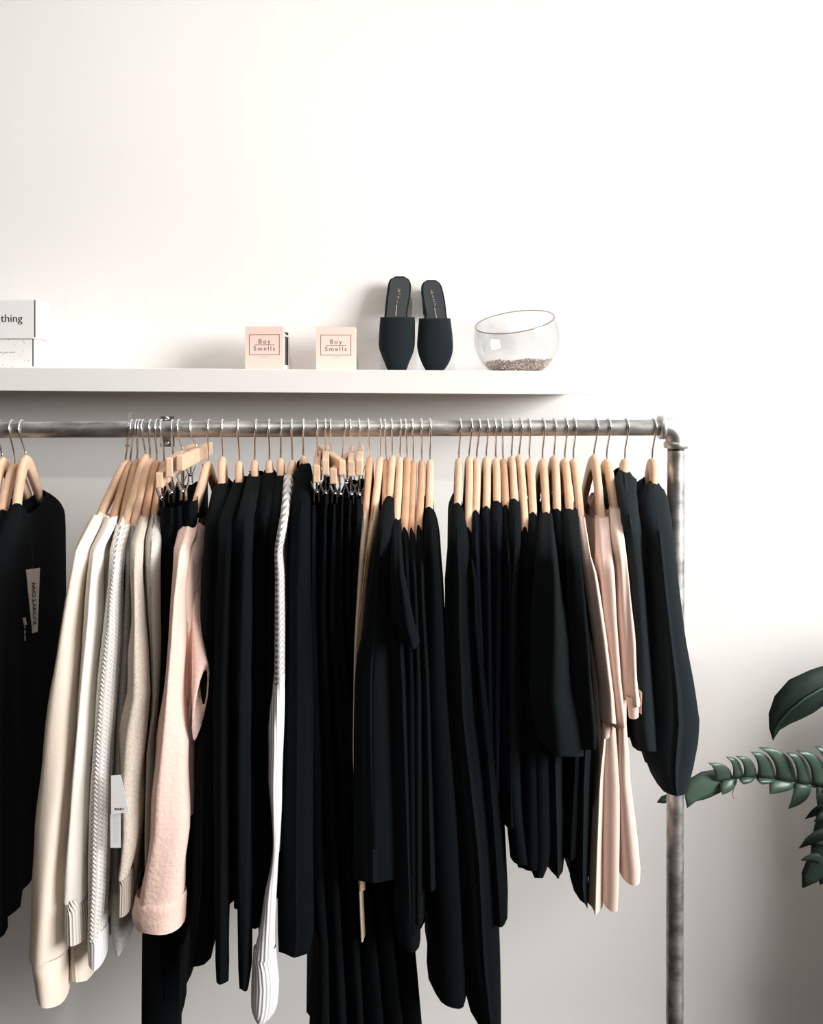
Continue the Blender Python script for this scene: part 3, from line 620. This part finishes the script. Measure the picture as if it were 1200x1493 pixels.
garment('navy_blouse', 'blouse', NL('second'), 710.5, (709, 666), M_navy, [(737, 702, 716), (794, 703, 718), (870, 704, 720), (1000, 706, 722), (1200, 710, 726)], hlabel=NHL('second'), group=NG, hgroup=NH, mid=0.008, hw=0.2)
garment('navy_blouse', 'blouse', NL('third'), 721, (723, 668), M_navy, [(729, 716, 733), (794, 716, 737), (860, 717, 737), (1000, 716, 734), (1150, 717, 732)], hlabel=NHL('third'), group=NG, hgroup=NH, mid=0.008, hw=0.2)
RG = 'black tops between navy and blush garments'; RH = 'hangers between navy and blush garments'
RL = lambda k: k + ' black blouse from the navy ones, before the blush shirts'; RHL = lambda k: k + ' pale wooden hanger from the navy blouses, holding a black blouse'
garment('black_blouse', 'blouse', RL('first'), 730, (733.5, 669), M_black, [(735, 732, 742), (850, 735, 750), (1000, 731, 752), (1200, 734, 755)], hlabel=RHL('first'), hm=M_wood2, group=RG, hgroup=RH, mid=0.007)
garment('black_blouse', 'blouse', RL('second'), 746, (746, 665), M_black2, [(726, 742, 757), (753, 742, 760), (794, 741, 761), (874, 735, 757), (1000, 730, 760), (1140, 728, 766), (1200, 737, 768), (1255, 743, 778), (1265, 744, 780)], hlabel=RHL('second'), group=RG, hgroup=RH, mid=0.009)
garment('black_blouse', 'blouse', RL('third'), 759, (757, 663), M_black, [(767, 760, 771), (850, 760, 778), (1000, 758, 788), (1255, 755, 802), (1271, 756, 800)], hlabel=RHL('third'), group=RG, hgroup=RH, mid=0.009)
garment('black_blouse', 'blouse', 'black top with a pointed hem packed between navy and blush garments', 771, (772, 669), M_black2, [(746, 770, 784), (850, 770, 797), (1000, 770, 805), (1240, 772, 812), (1272, 774, 806), (1288, 779, 795)], hlabel='pale wooden hanger of the black top with pointed hem', mid=0.01)
garment('black_cape_blouse', 'blouse', 'black top with a wide cape-like sleeve and angled double hem', 792, (791, 669), M_soot, [(746, 789, 804), (850, 788, 815), (1000, 790, 825), (1200, 795, 830), (1270, 800, 828), (1281, 803, 825)],
        [(746, 788, 804), (780, 785, 808), (847, 780, 818), (954, 777, 829), (1008, 776, 833), (1060, 782, 844), (1091, 786, 850)], sslant=11, hlabel=hl('the black top with a cape-like sleeve'), rd=0.035, mid=0.012)
garment('black_blouse', 'blouse', RL('sixth'), 808, (808, 664), M_black, [(741, 804, 820), (850, 812, 838), (1000, 818, 850), (1090, 822, 858), (1250, 818, 846), (1258, 818, 845)], hlabel=RHL('sixth'), group=RG, hgroup=RH, mid=0.011)
garment('black_shirt', 'shirt', 'long black shirt hanging directly against the blush shirts', 825, (823.5, 668), M_soot, [(741, 821, 840), (900, 832, 857), (1072, 838, 873), (1140, 836, 869), (1256, 837, 865), (1300, 839, 863), (1320, 845, 862)],
        [(741, 820, 840), (751, 822, 842), (820, 826, 847), (901, 830, 855), (1008, 836, 865), (1060, 841, 871), (1082, 843, 871)], sslant=-13, bslant=10, hlabel=hl('the black shirt right against the blush shirts'), rd=0.03, mid=0.011)

# --- blush shirts
garment('blush_shirt', 'shirt', 'blush cotton shirt with slim sleeve, closest of the blush shirts to the black tops', 837, (836, 669), M_blush,
        [(752, 842, 851), (900, 868, 880), (1060, 878, 905), (1150, 880, 914), (1300, 882, 911), (1329, 882, 909)],
        [(752, 841, 851), (780, 846, 855), (807, 850, 859), (834, 852.6, 868), (928, 866, 883), (1008, 877, 892), (1048, 878, 896)], hlabel=hl('the blush shirt next to the black tops'), rd=0.028, mid=0.01)
garment('blush_shirt', 'shirt', 'middle blush cotton shirt with curled sleeve end', 869, (866, 663), M_blush,
        [(753, 868, 885), (834, 872, 893), (900, 876, 895), (1060, 874, 893), (1140, 867, 884), (1256, 862, 880), (1332, 858, 880)],
        [(753, 868, 886), (780, 870, 888), (834, 871, 894), (901, 877, 898), (981, 885, 903), (1056, 895, 911.5)], hlabel=hl('the middle blush shirt'), rd=0.03, mid=0.012)
gb = garment('blush_shirt', 'shirt', 'blush cotton shirt with rolled sleeve, closest to the black shirts at the rail end', 887, (884.6, 669), M_blush,
        [(739, 889, 903), (900, 900, 918), (1064, 900, 917), (1100, 898, 922), (1140, 897, 924), (1220, 902, 936), (1276, 908, 941), (1294, 910, 939)],
        [(739, 888, 903), (772, 891, 907.5), (807, 895, 912), (847, 898, 917), (901, 901, 922), (928, 903, 925), (995, 907, 928), (1020, 909, 932)], hlabel=hl('the blush shirt next to the last black shirts'), rd=0.03, mid=0.012)
def curl(pts, r0, r1, parent, Y):
    """rolled-up sleeve hem: a cloth spiral"""
    (ax, ay), (bx, by) = pts; v = []; n = 20; uvs = []
    for i in range(5):
        t = i / 4; c = P(lerp(ax, bx, t), lerp(ay, by, t), Y)
        for k in range(n):
            q = k / (n - 1) * 4.0 * math.pi * 0.8; r = lerp(r0, r1, k / (n - 1)) * lerp(1, 0.8, t)
            v.append(c + Vector((r * math.cos(q), 0.9 * r * math.sin(q), 0.35 * r * math.sin(q + 0.6))))
    f = [[i*n+k, i*n+k+1, (i+1)*n+k+1, (i+1)*n+k] for i in range(4) for k in range(n - 1)]
    return obj('rolled_hem', v, f, M_blush, parent)
curl([(923, 1012), (925, 1044)], 0.014, 0.004, gb, 1.385)
curl([(886, 1046), (884, 1074)], 0.010, 0.003, gb, 1.40)

# --- last black shirts
garment('black_shirt', 'shirt', 'black boxy short-sleeved shirt between the blush shirts and the last hanger', 913, (911, 669), M_char,
        [(685, 898, 922), (700, 894, 928), (745, 902, 930), (780, 907, 938), (847, 916, 946), (954, 924, 954.5), (1064, 919, 966), (1104, 925, 970)], hlabel=hl('the second-last black shirt'), spx=105, dn=0.028, kb=0.3, mid=0.02)
ge_ = garment('black_shirt', 'shirt', 'black wide shirt on the last hanger beside the steel upright', 953, (951, 668), M_char,
        [(700, 943, 963), (720, 938, 970), (742, 935, 978), (775, 938, 984), (802, 942, 987), (861, 946, 995), (941, 951, 1008), (1008, 951, 1024), (1059, 947, 1033), (1088, 943, 1031), (1125, 947, 1022), (1148, 956, 1014), (1163, 966, 1008)], hlabel='pale wooden hanger at the very end of the rail beside the elbow', spx=105, dn=0.035, kb=0.3, mid=0.022)

# clear plastic size divider ring on the rail
xd = X_(191, YP); zd = rail_z(xd)
dr = empty('size_divider', (xd, YP, zd - 0.03), 'clear plastic ring divider on the rail beside the cream sweatshirt hanger', 'divider')
mb = MB(); pts = []
for k in range(19):
    a = math.pi * (1 - 1.35 * (k / 18)) + 0.3; pts.append((xd + 0.004 * math.sin(k), YP - 0.021 * math.cos(a + math.pi / 2 - 0.3), zd + 0.006 + 0.023 * math.sin(a + math.pi / 2 - 0.3)))
ring = [(xd, YP - 0.0215 * math.sin(2 * math.pi * k / 24), zd + 0.006 + 0.0215 * math.cos(2 * math.pi * k / 24)) for k in range(25)]
mb.tube(ring, 0.0035, 10, cap=False); mb.build('ring', M_plastic, dr, True)
MB().box((xd - 0.004, YP - 0.024, zd - 0.034), (xd + 0.004, YP - 0.016, zd - 0.013)).build('tab', M_plastic, dr); bevel(dr.children[-1], 0.0015)
mb = MB()
mb.tube([(xd - 0.0042, YP - 0.0245, zd - 0.028), (xd + 0.0042, YP - 0.0245, zd - 0.028)], 0.0012, 6); mb.build('band', M_chrome, dr)

# ------------------------------------------------------------------ things on the shelf
def candle_box(pl, pr, yaw, label, dep=0.086):
    Y = 2.0; xl, xr = X_(pl, Y), X_(pr, Y); wd = xr - xl; hgt = 0.0965; zs = shelf_z((pl + pr) / 2)
    g = empty('candle_box', ((xl + xr) / 2, Y, zs), label, 'box', 'pink candle boxes on the shelf')
    rot = Matrix.Rotation(yaw, 4, 'Z')
    x0, x1 = -wd / 2, wd / 2
    def bl(mb, name, m, par, bv=0.0008):
        for q in mb.v: q.rotate(rot.to_3x3())
        mb.v = [q + g.location for q in mb.v]
        o = mb.build(name, m, par)
        if bv: bevel(o, bv)
        return o
    t = 0.0016
    mb = MB().box((x0, 0, 0), (x1, t, hgt)).box((x0, dep - t, 0), (x1, dep, hgt)).box((x0, t, 0), (x1, dep - t, t)).box((x0, t, hgt - t), (x1, dep - t, hgt)).box((x0, t, t), (x0 + t, dep - t, hgt - t))
    s = bl(mb, 'sleeve', M_pinkbox, g, 0)
    # open side: white rim round a dark tray
    mb = MB(); a, b, c, d = 0.012, dep - 0.016, 0.011, hgt - 0.010
    mb.box((x1 - t, t, t), (x1, dep - t, c)).box((x1 - t, t, d), (x1, dep - t, hgt - t)).box((x1 - t, t, c), (x1, a + t, d)).box((x1 - t, b, c), (x1, dep - t, d))
    bl(mb, 'end_rim', M_whitecard, g, 0)
    bl(MB().box((x0 + 0.003, 0.004, 0.004), (x1 - 0.004, dep - 0.004, hgt - 0.004)), 'tray', M_tray, g)
    bl(MB().box((x1 - 0.004, a, d - 0.010), (x1 - 0.0005, b, d - 0.007)), 'tray_lip', M_whitecard, g, 0)
    zc = hgt * 0.575; fx = 0.0345; fz = 0.0225; lw = 0.0006; e = 0.0003
    mb = MB()
    for (u0, w0, u1, w1) in ((-fx, fz, fx, fz + lw * 2), (-fx, -fz, fx, -fz + lw * 2), (-fx, -fz, -fx + lw * 2, fz), (fx - lw * 2, -fz, fx, fz)):
        mb.box((u0, -e, zc + w0), (u1, 0, zc + w1))
    bl(mb, 'printed_frame', M_brownink, s, 0)
    bl(MB().box((-0.0225, -e, zc - 0.0004), (0.0225, 0, zc + 0.0006)), 'printed_line', M_brownink, s, 0)
    bl(MB().box((-0.010, -e, zc - fz - 0.0044), (0.010, 0, zc - fz - 0.0036)), 'printed_line', M_greyink, s, 0)
    R = rot.to_3x3() @ FRONT
    for body, zo in (('Boy', 0.0075), ('Smells', -0.0085)):
        text(body, 'lettering', 0.0145, g.location + rot.to_3x3() @ Vector((0, -e, zc + zo)), R, M_brownink, s, 1.35, ext=0.0001)
    return g
candle_box(357, 414, -0.07, 'pale pink candle box with its dark open side showing, nearer the white gift boxes')
candle_box(461, 518.5, -0.005, 'pale pink candle box standing beside the black mules')

def gift_box(pr_t, pt, pb, Y, wd, dep, label, txt):
    xr = X_(pr_t, Y); zt = Z_(pt, Y); zb = pb if pb < 5 else Z_(pb, Y)
    g = empty('gift_box', (xr - wd / 2, Y, zb), label, 'box', 'white dotted gift boxes')
    o = bevel(MB().box((xr - wd, Y, zb), (xr, Y + dep, zt)).build('lid_sleeve', M_dots, g), 0.001)
    bevel(MB().box((xr - 0.003, Y + 0.0025, zb + 0.001), (xr + 0.0015, Y + dep - 0.001, zt - 0.001)).build('inner_box', M_whitecard, g), 0.001)
    MB().box((xr - 0.0012, Y + 0.0003, zb + 0.003), (xr + 0.0022, Y + 0.0045, zt - 0.0005)).build('gap_shade_strip', M_tray, g)  # dark strip standing in for the shade between lid and inner box
    return g, o
zs = shelf_z(20)
g1, o1 = gift_box(47, 494, zs, 1.99, 0.24, 0.10, 'lower white gift box with printed dots and a line of tiny text', None)
g2, o2 = gift_box(49, 437, 0, 1.985, 0.24, 0.09, 'upper white gift box with printed dots and bold black lettering', 'thing') if False else (None, None)
zlow = Z_(494, 1.99)
g2, o2 = gift_box(49.5, 437, zlow + 0.0004, 1.985, 0.24, 0.095, 'upper white gift box with printed dots and bold black lettering', 'thing')
text('thing', 'lettering', 0.0245, Vector((X_(33, 1.985), 1.985 - 0.0004, Z_(464.5, 1.985))), FRONT, M_ink, o2, 1.0, align='RIGHT')
mb = MB()
for a, b in ((-6, 3), (5, 12), (13.5, 22)):
    mb.box((X_(a, 1.99), 1.99 - 0.0004, Z_(514.3, 1.99)), (X_(b, 1.99), 1.99, Z_(512.9, 1.99)))
mb.build('lettering', M_greyink, o1)

def mule(rows_in, rows_up, marks, label):
    """a backless shoe standing on its toe, sole leaning on the wall, seen from above its insole"""
    YB0, YT0 = 2.055, 2.125; yb_, yt_ = 538.0, rows_in[0][0]
    def Yat(py): return lerp(YB0, YT0, (538 - py) / (538 - 400))
    cpx = (rows_up[0][1] + rows_up[0][2]) / 2; g = empty('black_mule', P(cpx, 538.6, YB0), label, 'shoe', 'pair of black mules')
    zoff = shelf_z(cpx) - Z_(538.0, YB0)
    sole_rows = rows_in + [(q[0], q[1] + 1.2, q[2] - 1.2) for q in rows_up[1:]]
    def dense(rows, n=26):
        out = []
        for i in range(n + 1):
            py = lerp(rows[0][0], rows[-1][0], i / n)
            for k in range(len(rows) - 1):
                if rows[k][0] <= py <= rows[k + 1][0]: break
            a, b = rows[k], rows[k + 1]; t = (py - a[0]) / max(1e-6, b[0] - a[0]); out.append((py, lerp(a[1], b[1], t), lerp(a[2], b[2], t)))
        return out
    def slabm(rows, f, bk, inset):
        v = []; fc = []; n = len(rows)
        for (py, l, r_) in rows:
            Y = Yat(py); 
            for (xx, dy) in ((l + inset, f), (r_ - inset, f), (r_ - inset, bk), (l + inset, bk)):
                p = P(xx, py, Y); p.y += dy; p.z += zoff; v.append(p)
        for i in range(n - 1):
            for k in range(4): fc.append([i*4+k, i*4+(k+1) % 4, (i+1)*4+(k+1) % 4, (i+1)*4+k])
        fc += [[3, 2, 1, 0], [4*(n-1), 4*(n-1)+1, 4*(n-1)+2, 4*(n-1)+3]]
        return v, fc
    v, fc = slabm(dense(sole_rows, 34), 0, 0.009, 0); bevel(obj('sole', v, fc, M_suede, g, False), 0.0015)
    ins = [(q[0] + (2.2 if i == 0 else 0), q[1], q[2]) for i, q in enumerate(sole_rows)][:len(rows_in) + 1]
    v, fc = slabm(dense(ins, 22), -0.0014, 0.0, 2.6); bevel(obj('insole', v, fc, M_insole, g, False), 0.0008)
    inso = g.children[-1]
    # upper: vaulted over the front of the foot, open towards the heel
    rr = dense(rows_up, 22); v = []; n = 17
    for i, (py, l, r_) in enumerate(rr):
        t = i / (len(rr) - 1); Y = Yat(py); bul = 0.040 * (1 - t ** 2.2) ** 0.6 + 0.012
        for k in range(n):
            a = math.pi * k / (n - 1); xx = lerp(l, r_, (1 - math.cos(a)) / 2); p = P(xx, py, Y)
            hb = bul * (math.sin(a) ** 0.55); p.x *= (Y - hb) / Y; p.y = Y - hb; p.z = H + (p.z - H) * (Y - hb) / Y
            p.z += zoff; p.y += 0.004; p.z = max(p.z, shelf_z(cpx) + 0.0003); v.append(p)
    fc = [[i*n+k, i*n+k+1, (i+1)*n+k+1, (i+1)*n+k] for i in range(len(rr) - 1) for k in range(n - 1)]
    o = obj('upper', v, fc, M_suede, g); s = o.modifiers.new('thick', 'SOLIDIFY'); s.thickness = 0.0016
    # heel block behind the sole
    py = rows_in[1][0] + 8; q = rows_in[2]; Yh = Yat(py)
    a, b = P(q[1] + 3, rows_in[0][0] + 9, Yh), P(q[2] - 3, rows_in[0][0] + 50, Yh)
    bevel(MB().box((a.x, Yh + 0.006, b.z + zoff), (b.x, min(YW - 0.001, Yh + 0.045), a.z + zoff)).build('heel', M_suede, g), 0.004)
    mb = MB()
    for (ax, ay, bx, by, wd) in marks:
        A, B = P(ax, ay, Yat(ay)), P(bx, by, Yat(by)); A.y -= 0.0018; B.y -= 0.0018; A.z += zoff; B.z += zoff
        mb.tube([A, B], wd, 5)
    mb.build('gold_lettering', M_gold, inso)
    return g
rl_ = random.Random(3)
marks = [(580, 418, 582, 420, .0006), (580, 421, 583.5, 421.5, .0007), (580.5, 423.5, 582.5, 422.5, .0007), (582, 425, 583.5, 427, .0005), (580, 429, 582, 431, .0006), (580, 432.5, 581, 431, .0005), (578, 436, 580, 436.5, .0006), (578.8, 439, 579.5, 438, .0005), (578.3, 442, 576.8, 458, .0009)]
mule([(400, 577, 589), (402, 571, 594), (405.5, 567.8, 597), (410, 566, 599), (415, 565.4, 599.8), (425, 564, 599), (435, 562.6, 597), (447, 561.5, 595), (457, 560.6, 593.7), (462, 560, 597)],
     [(459.5, 555.5, 604), (470, 554.5, 604.3), (485.5, 553.6, 604.3), (500.5, 553, 604), (508, 554.5, 602.5), (515.6, 557.5, 600), (525.6, 561.6, 595.5), (532, 564, 593.5), (538, 567, 591)], marks,
     'black suede mule leaning on the wall, taller one, beside the pink candle box')
marks = [(628, 421, 630, 421.4, .0010), (628, 424, 631, 424, .0010), (629.5, 427, 631.5, 428, .0008), (630, 430, 632.5, 430, .0009), (631, 433, 633, 434.5, .0009), (632, 437, 634, 436.5, .0008), (633, 440.5, 635.5, 440, .0008), (633.4, 442.3, 635.5, 442.3, .0006), (633.5, 446, 636.6, 461, .0009)]
mule([(405, 623, 635), (407, 618.5, 639), (410.5, 615.5, 642.3), (415, 614, 644.5), (425, 614.5, 647), (435, 616, 649), (447, 618, 650.5), (458, 620, 651.5), (463, 616, 653)],
     [(461, 612, 656), (472, 611, 657.5), (485, 610, 659), (500.5, 609, 660), (508, 610, 659.5), (515.6, 612, 658), (525.6, 616, 654), (532, 619, 650), (538, 623, 645)], marks,
     'black suede mule leaning on the wall beside the glass bowl')

# glass bowl with slanting rim
Yb = 2.045; R = 62.5 * Yb / F; zs = shelf_z(755); C = P(753.5, 491, Yb); C.z += zs - Z_(539.5, Yb)
nrm = Vector((-math.sin(math.radians(11)), -math.sin(math.radians(19)), 1)).normalized(); e1 = nrm.orthogonal().normalized(); e2 = nrm.cross(e1)
hcut = 25.5 * Yb / F; am = math.acos(hcut / R)
bowl = empty('glass_bowl', (C.x, Yb, zs), 'clear round glass bowl with slanted rim standing on the shelf', 'bowl')
def bowlsurf(Rr, n=48, mrow=24):
    v = []
    for i in range(mrow + 1):
        a = lerp(am, math.pi, i / mrow)
        for k in range(n):
            q = 2 * math.pi * k / n; p = C + (nrm * math.cos(a) + (e1 * math.cos(q) + e2 * math.sin(q)) * math.sin(a)) * Rr
            p.z = max(p.z, zs + (0.0004 if Rr == R else 0.004)); v.append(p)
    f = [[i*n+k, i*n+(k+1) % n, (i+1)*n+(k+1) % n, (i+1)*n+k] for i in range(mrow) for k in range(n)]
    return v, f
v, f = bowlsurf(R); obj('glass_wall', v, f, M_glass, bowl); v, f = bowlsurf(R - 0.0028); obj('inner_wall', v, f, M_glass, bowl)
ring = [C + nrm * hcut + (e1 * math.cos(2 * math.pi * k / 64) + e2 * math.sin(2 * math.pi * k / 64)) * (R * math.sin(am)) for k in range(65)]
MB().tube(ring, 0.0014, 8, cap=False).build('rim', M_rim, bowl, True)
v, f = [], []; rp_ = random.Random(11)
while len(v) < 6 * 1500:
    x, y = rp_.uniform(-1, 1), rp_.uniform(-1, 1)
    zz = rp_.uniform(0.002, 0.031); top = 0.026 + 0.003 * x + 0.002 * math.sin(7 * x)
    dz = (zs + zz) - C.z; rad = math.sqrt(max(0, (R - 0.005) ** 2 - dz * dz))
    if x * x + y * y > 1 or zz > top: continue
    if x * x + y * y < 0.5 and zz < top - 0.006: continue
    p = Vector((C.x + x * rad, Yb + y * rad, zs + zz)); s = rp_.uniform(0.0014, 0.0030); n = len(v)
    for d in ((s, 0, 0), (-s, 0, 0), (0, s, 0), (0, -s, 0), (0, 0, s * .8), (0, 0, -s * .8)): v.append(p + Vector(d))
    f += [[n, n+2, n+4], [n+2, n+1, n+4], [n+1, n+3, n+4], [n+3, n, n+4], [n+2, n, n+5], [n+1, n+2, n+5], [n+3, n+1, n+5], [n, n+3, n+5]]
o = obj('pebbles', v, f, M_peb, None, False); o['kind'] = 'stuff'
tag(o, 'fine brown and white pebbles filling the bottom of the glass bowl', 'pebbles')

# ------------------------------------------------------------------ plant
PX, PY = 1.56, 1.78
plant = empty('philodendron', (PX, PY, 0), 'large philodendron with deeply cut glossy leaves beside the rail', 'plant')
o = MB().tube([(PX, PY, 0), (PX, PY, 0.02), (PX, PY, 0.36), (PX, PY, 0.38), (PX, PY, 0.38), (PX, PY, 0.33)], [0.14, 0.15, 0.19, 0.195, 0.175, 0.17], 32).build('pot', M_pot, plant, True); autosmooth(o)
MB().tube([(PX, PY, 0.325), (PX, PY, 0.34)], 0.168, 24).build('soil', M_soil, plant)
def blade(pts, wds, name, m, par, cup=0.25, nrm=Vector((0, -1, 0)), thick=0.0012):
    """leaf lobe along a path, tapering, slightly cupped"""
    v = []; n = 5; fc = []
    for i, p in enumerate(pts):
        t = (pts[min(i + 1, len(pts) - 1)] - pts[max(i - 1, 0)]).normalized(); s = t.cross(nrm).normalized()
        for k in range(n):
            q = (k / (n - 1)) * 2 - 1; v.append(p + s * (q * wds[i]) - nrm * (cup * wds[i] * q * q))
    for i in range(len(pts) - 1):
        for k in range(n - 1): fc.append([i*n+k, i*n+k+1, (i+1)*n+k+1, (i+1)*n+k])
    o = obj(name, v, fc, m, par); s = o.modifiers.new('thick', 'SOLIDIFY'); s.thickness = thick; return o
def qb(a, b, c, n):
    return [a.lerp(b, t).lerp(b.lerp(c, t), t) for t in [i / n for i in range(n + 1)]]
# long cut leaf reaching towards the upright
YL = 1.70
mid_px = [(1262, 1172), (1230, 1156), (1200, 1149), (1181, 1145), (1159, 1142), (1130, 1137), (1099, 1133), (1077, 1134), (1046, 1140), (1019, 1149), (990, 1160), (966, 1167)]
def ML(px):
    for a, b in zip(mid_px, mid_px[1:]):
        if b[0] <= px <= a[0]: return P(px, lerp(a[1], b[1], (a[0] - px) / (a[0] - b[0])), YL)
    return P(px, mid_px[0][1], YL)
leaf = MB().tube([P(a, b, YL) for a, b in mid_px], [0.0035, 0.0033, 0.003, 0.003, 0.0028, 0.0026, 0.0024, 0.002, 0.0018, 0.0015, 0.0012, 0.0006], 8).build('leaf', M_vein, plant, True)
leaf['label'] = 'long deeply lobed green leaf reaching to the upright'
def q2(a, b, c, n=9): return [((1-t)**2*a[0]+2*t*(1-t)*b[0]+t*t*c[0], (1-t)**2*a[1]+2*t*(1-t)*b[1]+t*t*c[1]) for t in [i / n for i in range(n + 1)]]
def midy(px): return CY + (H - ML(px).z) * F / YL
def lobe(l0, r0, tip, cl, cr, bow):
    L, Rr = q2((l0, midy(l0)), cl, tip), q2((r0, midy(r0)), cr, tip); v = []; n = len(L)
    for i in range(n):
        t = i / (n - 1)
        for k in range(5):
            q = k / 4; e = 1 - (2 * q - 1) ** 2
            v.append(P(lerp(L[i][0], Rr[i][0], q), lerp(L[i][1], Rr[i][1], q), YL - 0.002 - bow * math.sin(t * 1.9) - 0.006 * e * (1 - t) + 0.004 * q))
    f = [[i*5+k, i*5+k+1, (i+1)*5+k+1, (i+1)*5+k] for i in range(n - 1) for k in range(4)]
    o = obj('lobe', v, f, M_leaf, leaf); md = o.modifiers.new('thick', 'SOLIDIFY'); md.thickness = 0.0012
ups = [(1040, 1067, (1033, 1112)), (1067, 1083, (1059, 1103.5)), (1083, 1103, (1073, 1102)), (1103, 1130, (1095, 1096)), (1130, 1160, (1106, 1089)),
       (1160, 1182, (1147, 1097)), (1182, 1208, (1161, 1094)), (1208, 1234, (1188, 1088)), (1234, 1258, (1220, 1092))]
for l0, r0, tip in ups:
    lobe(l0, r0 + 1.5, tip, (l0 + 7, lerp(midy(l0), tip[1], 0.62)), (r0 - 1, tip[1] - 3), 0.030)
dns = [(1050, 1074, (1053, 1158)), (1078, 1100, (1083, 1143)), (1103, 1130, (1110, 1143)), (1122, 1160, (1122, 1157)), (1158, 1182, (1149, 1178.5)), (1190, 1216, (1192, 1178)), (1222, 1246, (1222, 1196))]
for l0, r0, tip in dns:
    lobe(l0, r0, tip, (l0 - 1, lerp(midy(l0), tip[1], 0.5)), (r0 + 1, lerp(midy(r0), tip[1], 0.75)), 0.012)
# undivided end of the leaf
pts = [ML(x) for x in (1062, 1046, 1030, 1016, 1004)] + [P(1003, 1176, YL - 0.01)]
ends = [P(1064, 1134, YL), P(1046, 1141, YL - .006), P(1030, 1146, YL - .01), P(1016, 1153, YL - .012), P(1007, 1164, YL - .014), P(1002, 1178, YL - .016)]
blade(ends, [0.017, 0.023, 0.026, 0.024, 0.013, 0.0006], 'lobe', M_leaf, leaf, 0.2)
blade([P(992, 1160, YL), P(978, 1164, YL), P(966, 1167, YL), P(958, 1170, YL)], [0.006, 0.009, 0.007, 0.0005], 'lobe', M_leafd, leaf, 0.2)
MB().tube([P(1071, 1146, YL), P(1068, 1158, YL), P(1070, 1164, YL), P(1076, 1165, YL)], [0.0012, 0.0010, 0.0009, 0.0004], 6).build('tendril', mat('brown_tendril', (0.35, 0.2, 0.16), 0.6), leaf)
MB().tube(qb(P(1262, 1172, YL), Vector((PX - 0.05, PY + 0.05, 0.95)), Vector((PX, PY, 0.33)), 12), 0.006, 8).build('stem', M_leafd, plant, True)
# broad leaf above
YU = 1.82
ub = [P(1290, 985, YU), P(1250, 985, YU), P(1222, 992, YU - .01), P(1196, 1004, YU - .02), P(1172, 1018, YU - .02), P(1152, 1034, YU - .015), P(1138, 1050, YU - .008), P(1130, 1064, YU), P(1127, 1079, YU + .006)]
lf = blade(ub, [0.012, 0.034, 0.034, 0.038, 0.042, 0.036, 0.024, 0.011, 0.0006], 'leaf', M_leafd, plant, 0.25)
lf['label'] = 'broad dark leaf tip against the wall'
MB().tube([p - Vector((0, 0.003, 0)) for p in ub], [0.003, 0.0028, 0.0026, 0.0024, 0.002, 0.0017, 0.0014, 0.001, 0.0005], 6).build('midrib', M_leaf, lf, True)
for (cx, cy, tx, ty, wpx) in ((1240, 1010, 1206, 1030, 14),):
    a = P(cx, cy, YU - .01); b = P(tx, ty, YU - .02)
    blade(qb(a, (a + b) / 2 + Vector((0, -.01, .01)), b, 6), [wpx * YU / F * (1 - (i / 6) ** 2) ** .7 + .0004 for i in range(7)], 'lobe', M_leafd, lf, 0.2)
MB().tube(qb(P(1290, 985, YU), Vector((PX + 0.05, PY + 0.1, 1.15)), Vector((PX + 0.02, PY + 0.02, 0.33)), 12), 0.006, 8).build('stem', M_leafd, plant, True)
# lower leaves hanging at the side, their shade held in the dark leaf colour
rl2 = random.Random(5)
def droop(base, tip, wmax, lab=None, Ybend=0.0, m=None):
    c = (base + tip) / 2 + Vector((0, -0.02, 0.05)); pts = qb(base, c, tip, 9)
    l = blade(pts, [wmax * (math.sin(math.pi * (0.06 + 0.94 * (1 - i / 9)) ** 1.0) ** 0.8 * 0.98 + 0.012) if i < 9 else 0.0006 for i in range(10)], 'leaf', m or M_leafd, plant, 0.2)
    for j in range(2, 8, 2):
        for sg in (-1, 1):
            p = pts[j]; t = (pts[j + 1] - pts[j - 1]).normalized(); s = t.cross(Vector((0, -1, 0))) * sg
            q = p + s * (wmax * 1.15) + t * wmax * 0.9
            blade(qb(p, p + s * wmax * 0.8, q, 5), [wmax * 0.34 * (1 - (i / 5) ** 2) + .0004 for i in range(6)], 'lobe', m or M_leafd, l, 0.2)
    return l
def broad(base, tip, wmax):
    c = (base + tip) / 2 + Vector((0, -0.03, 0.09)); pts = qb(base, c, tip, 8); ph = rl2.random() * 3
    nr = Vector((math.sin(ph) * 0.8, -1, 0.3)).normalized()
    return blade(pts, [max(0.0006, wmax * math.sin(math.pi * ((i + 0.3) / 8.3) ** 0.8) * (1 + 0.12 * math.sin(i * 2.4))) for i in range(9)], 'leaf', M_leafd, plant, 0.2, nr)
droop(P(1275, 1150, 1.66), P(1196, 1290, 1.62), 0.055)
droop(P(1280, 1120, 1.70), P(1200, 1240, 1.70), 0.05)
droop(P(1255, 1225, 1.6), P(1170, 1295, 1.6), 0.028)
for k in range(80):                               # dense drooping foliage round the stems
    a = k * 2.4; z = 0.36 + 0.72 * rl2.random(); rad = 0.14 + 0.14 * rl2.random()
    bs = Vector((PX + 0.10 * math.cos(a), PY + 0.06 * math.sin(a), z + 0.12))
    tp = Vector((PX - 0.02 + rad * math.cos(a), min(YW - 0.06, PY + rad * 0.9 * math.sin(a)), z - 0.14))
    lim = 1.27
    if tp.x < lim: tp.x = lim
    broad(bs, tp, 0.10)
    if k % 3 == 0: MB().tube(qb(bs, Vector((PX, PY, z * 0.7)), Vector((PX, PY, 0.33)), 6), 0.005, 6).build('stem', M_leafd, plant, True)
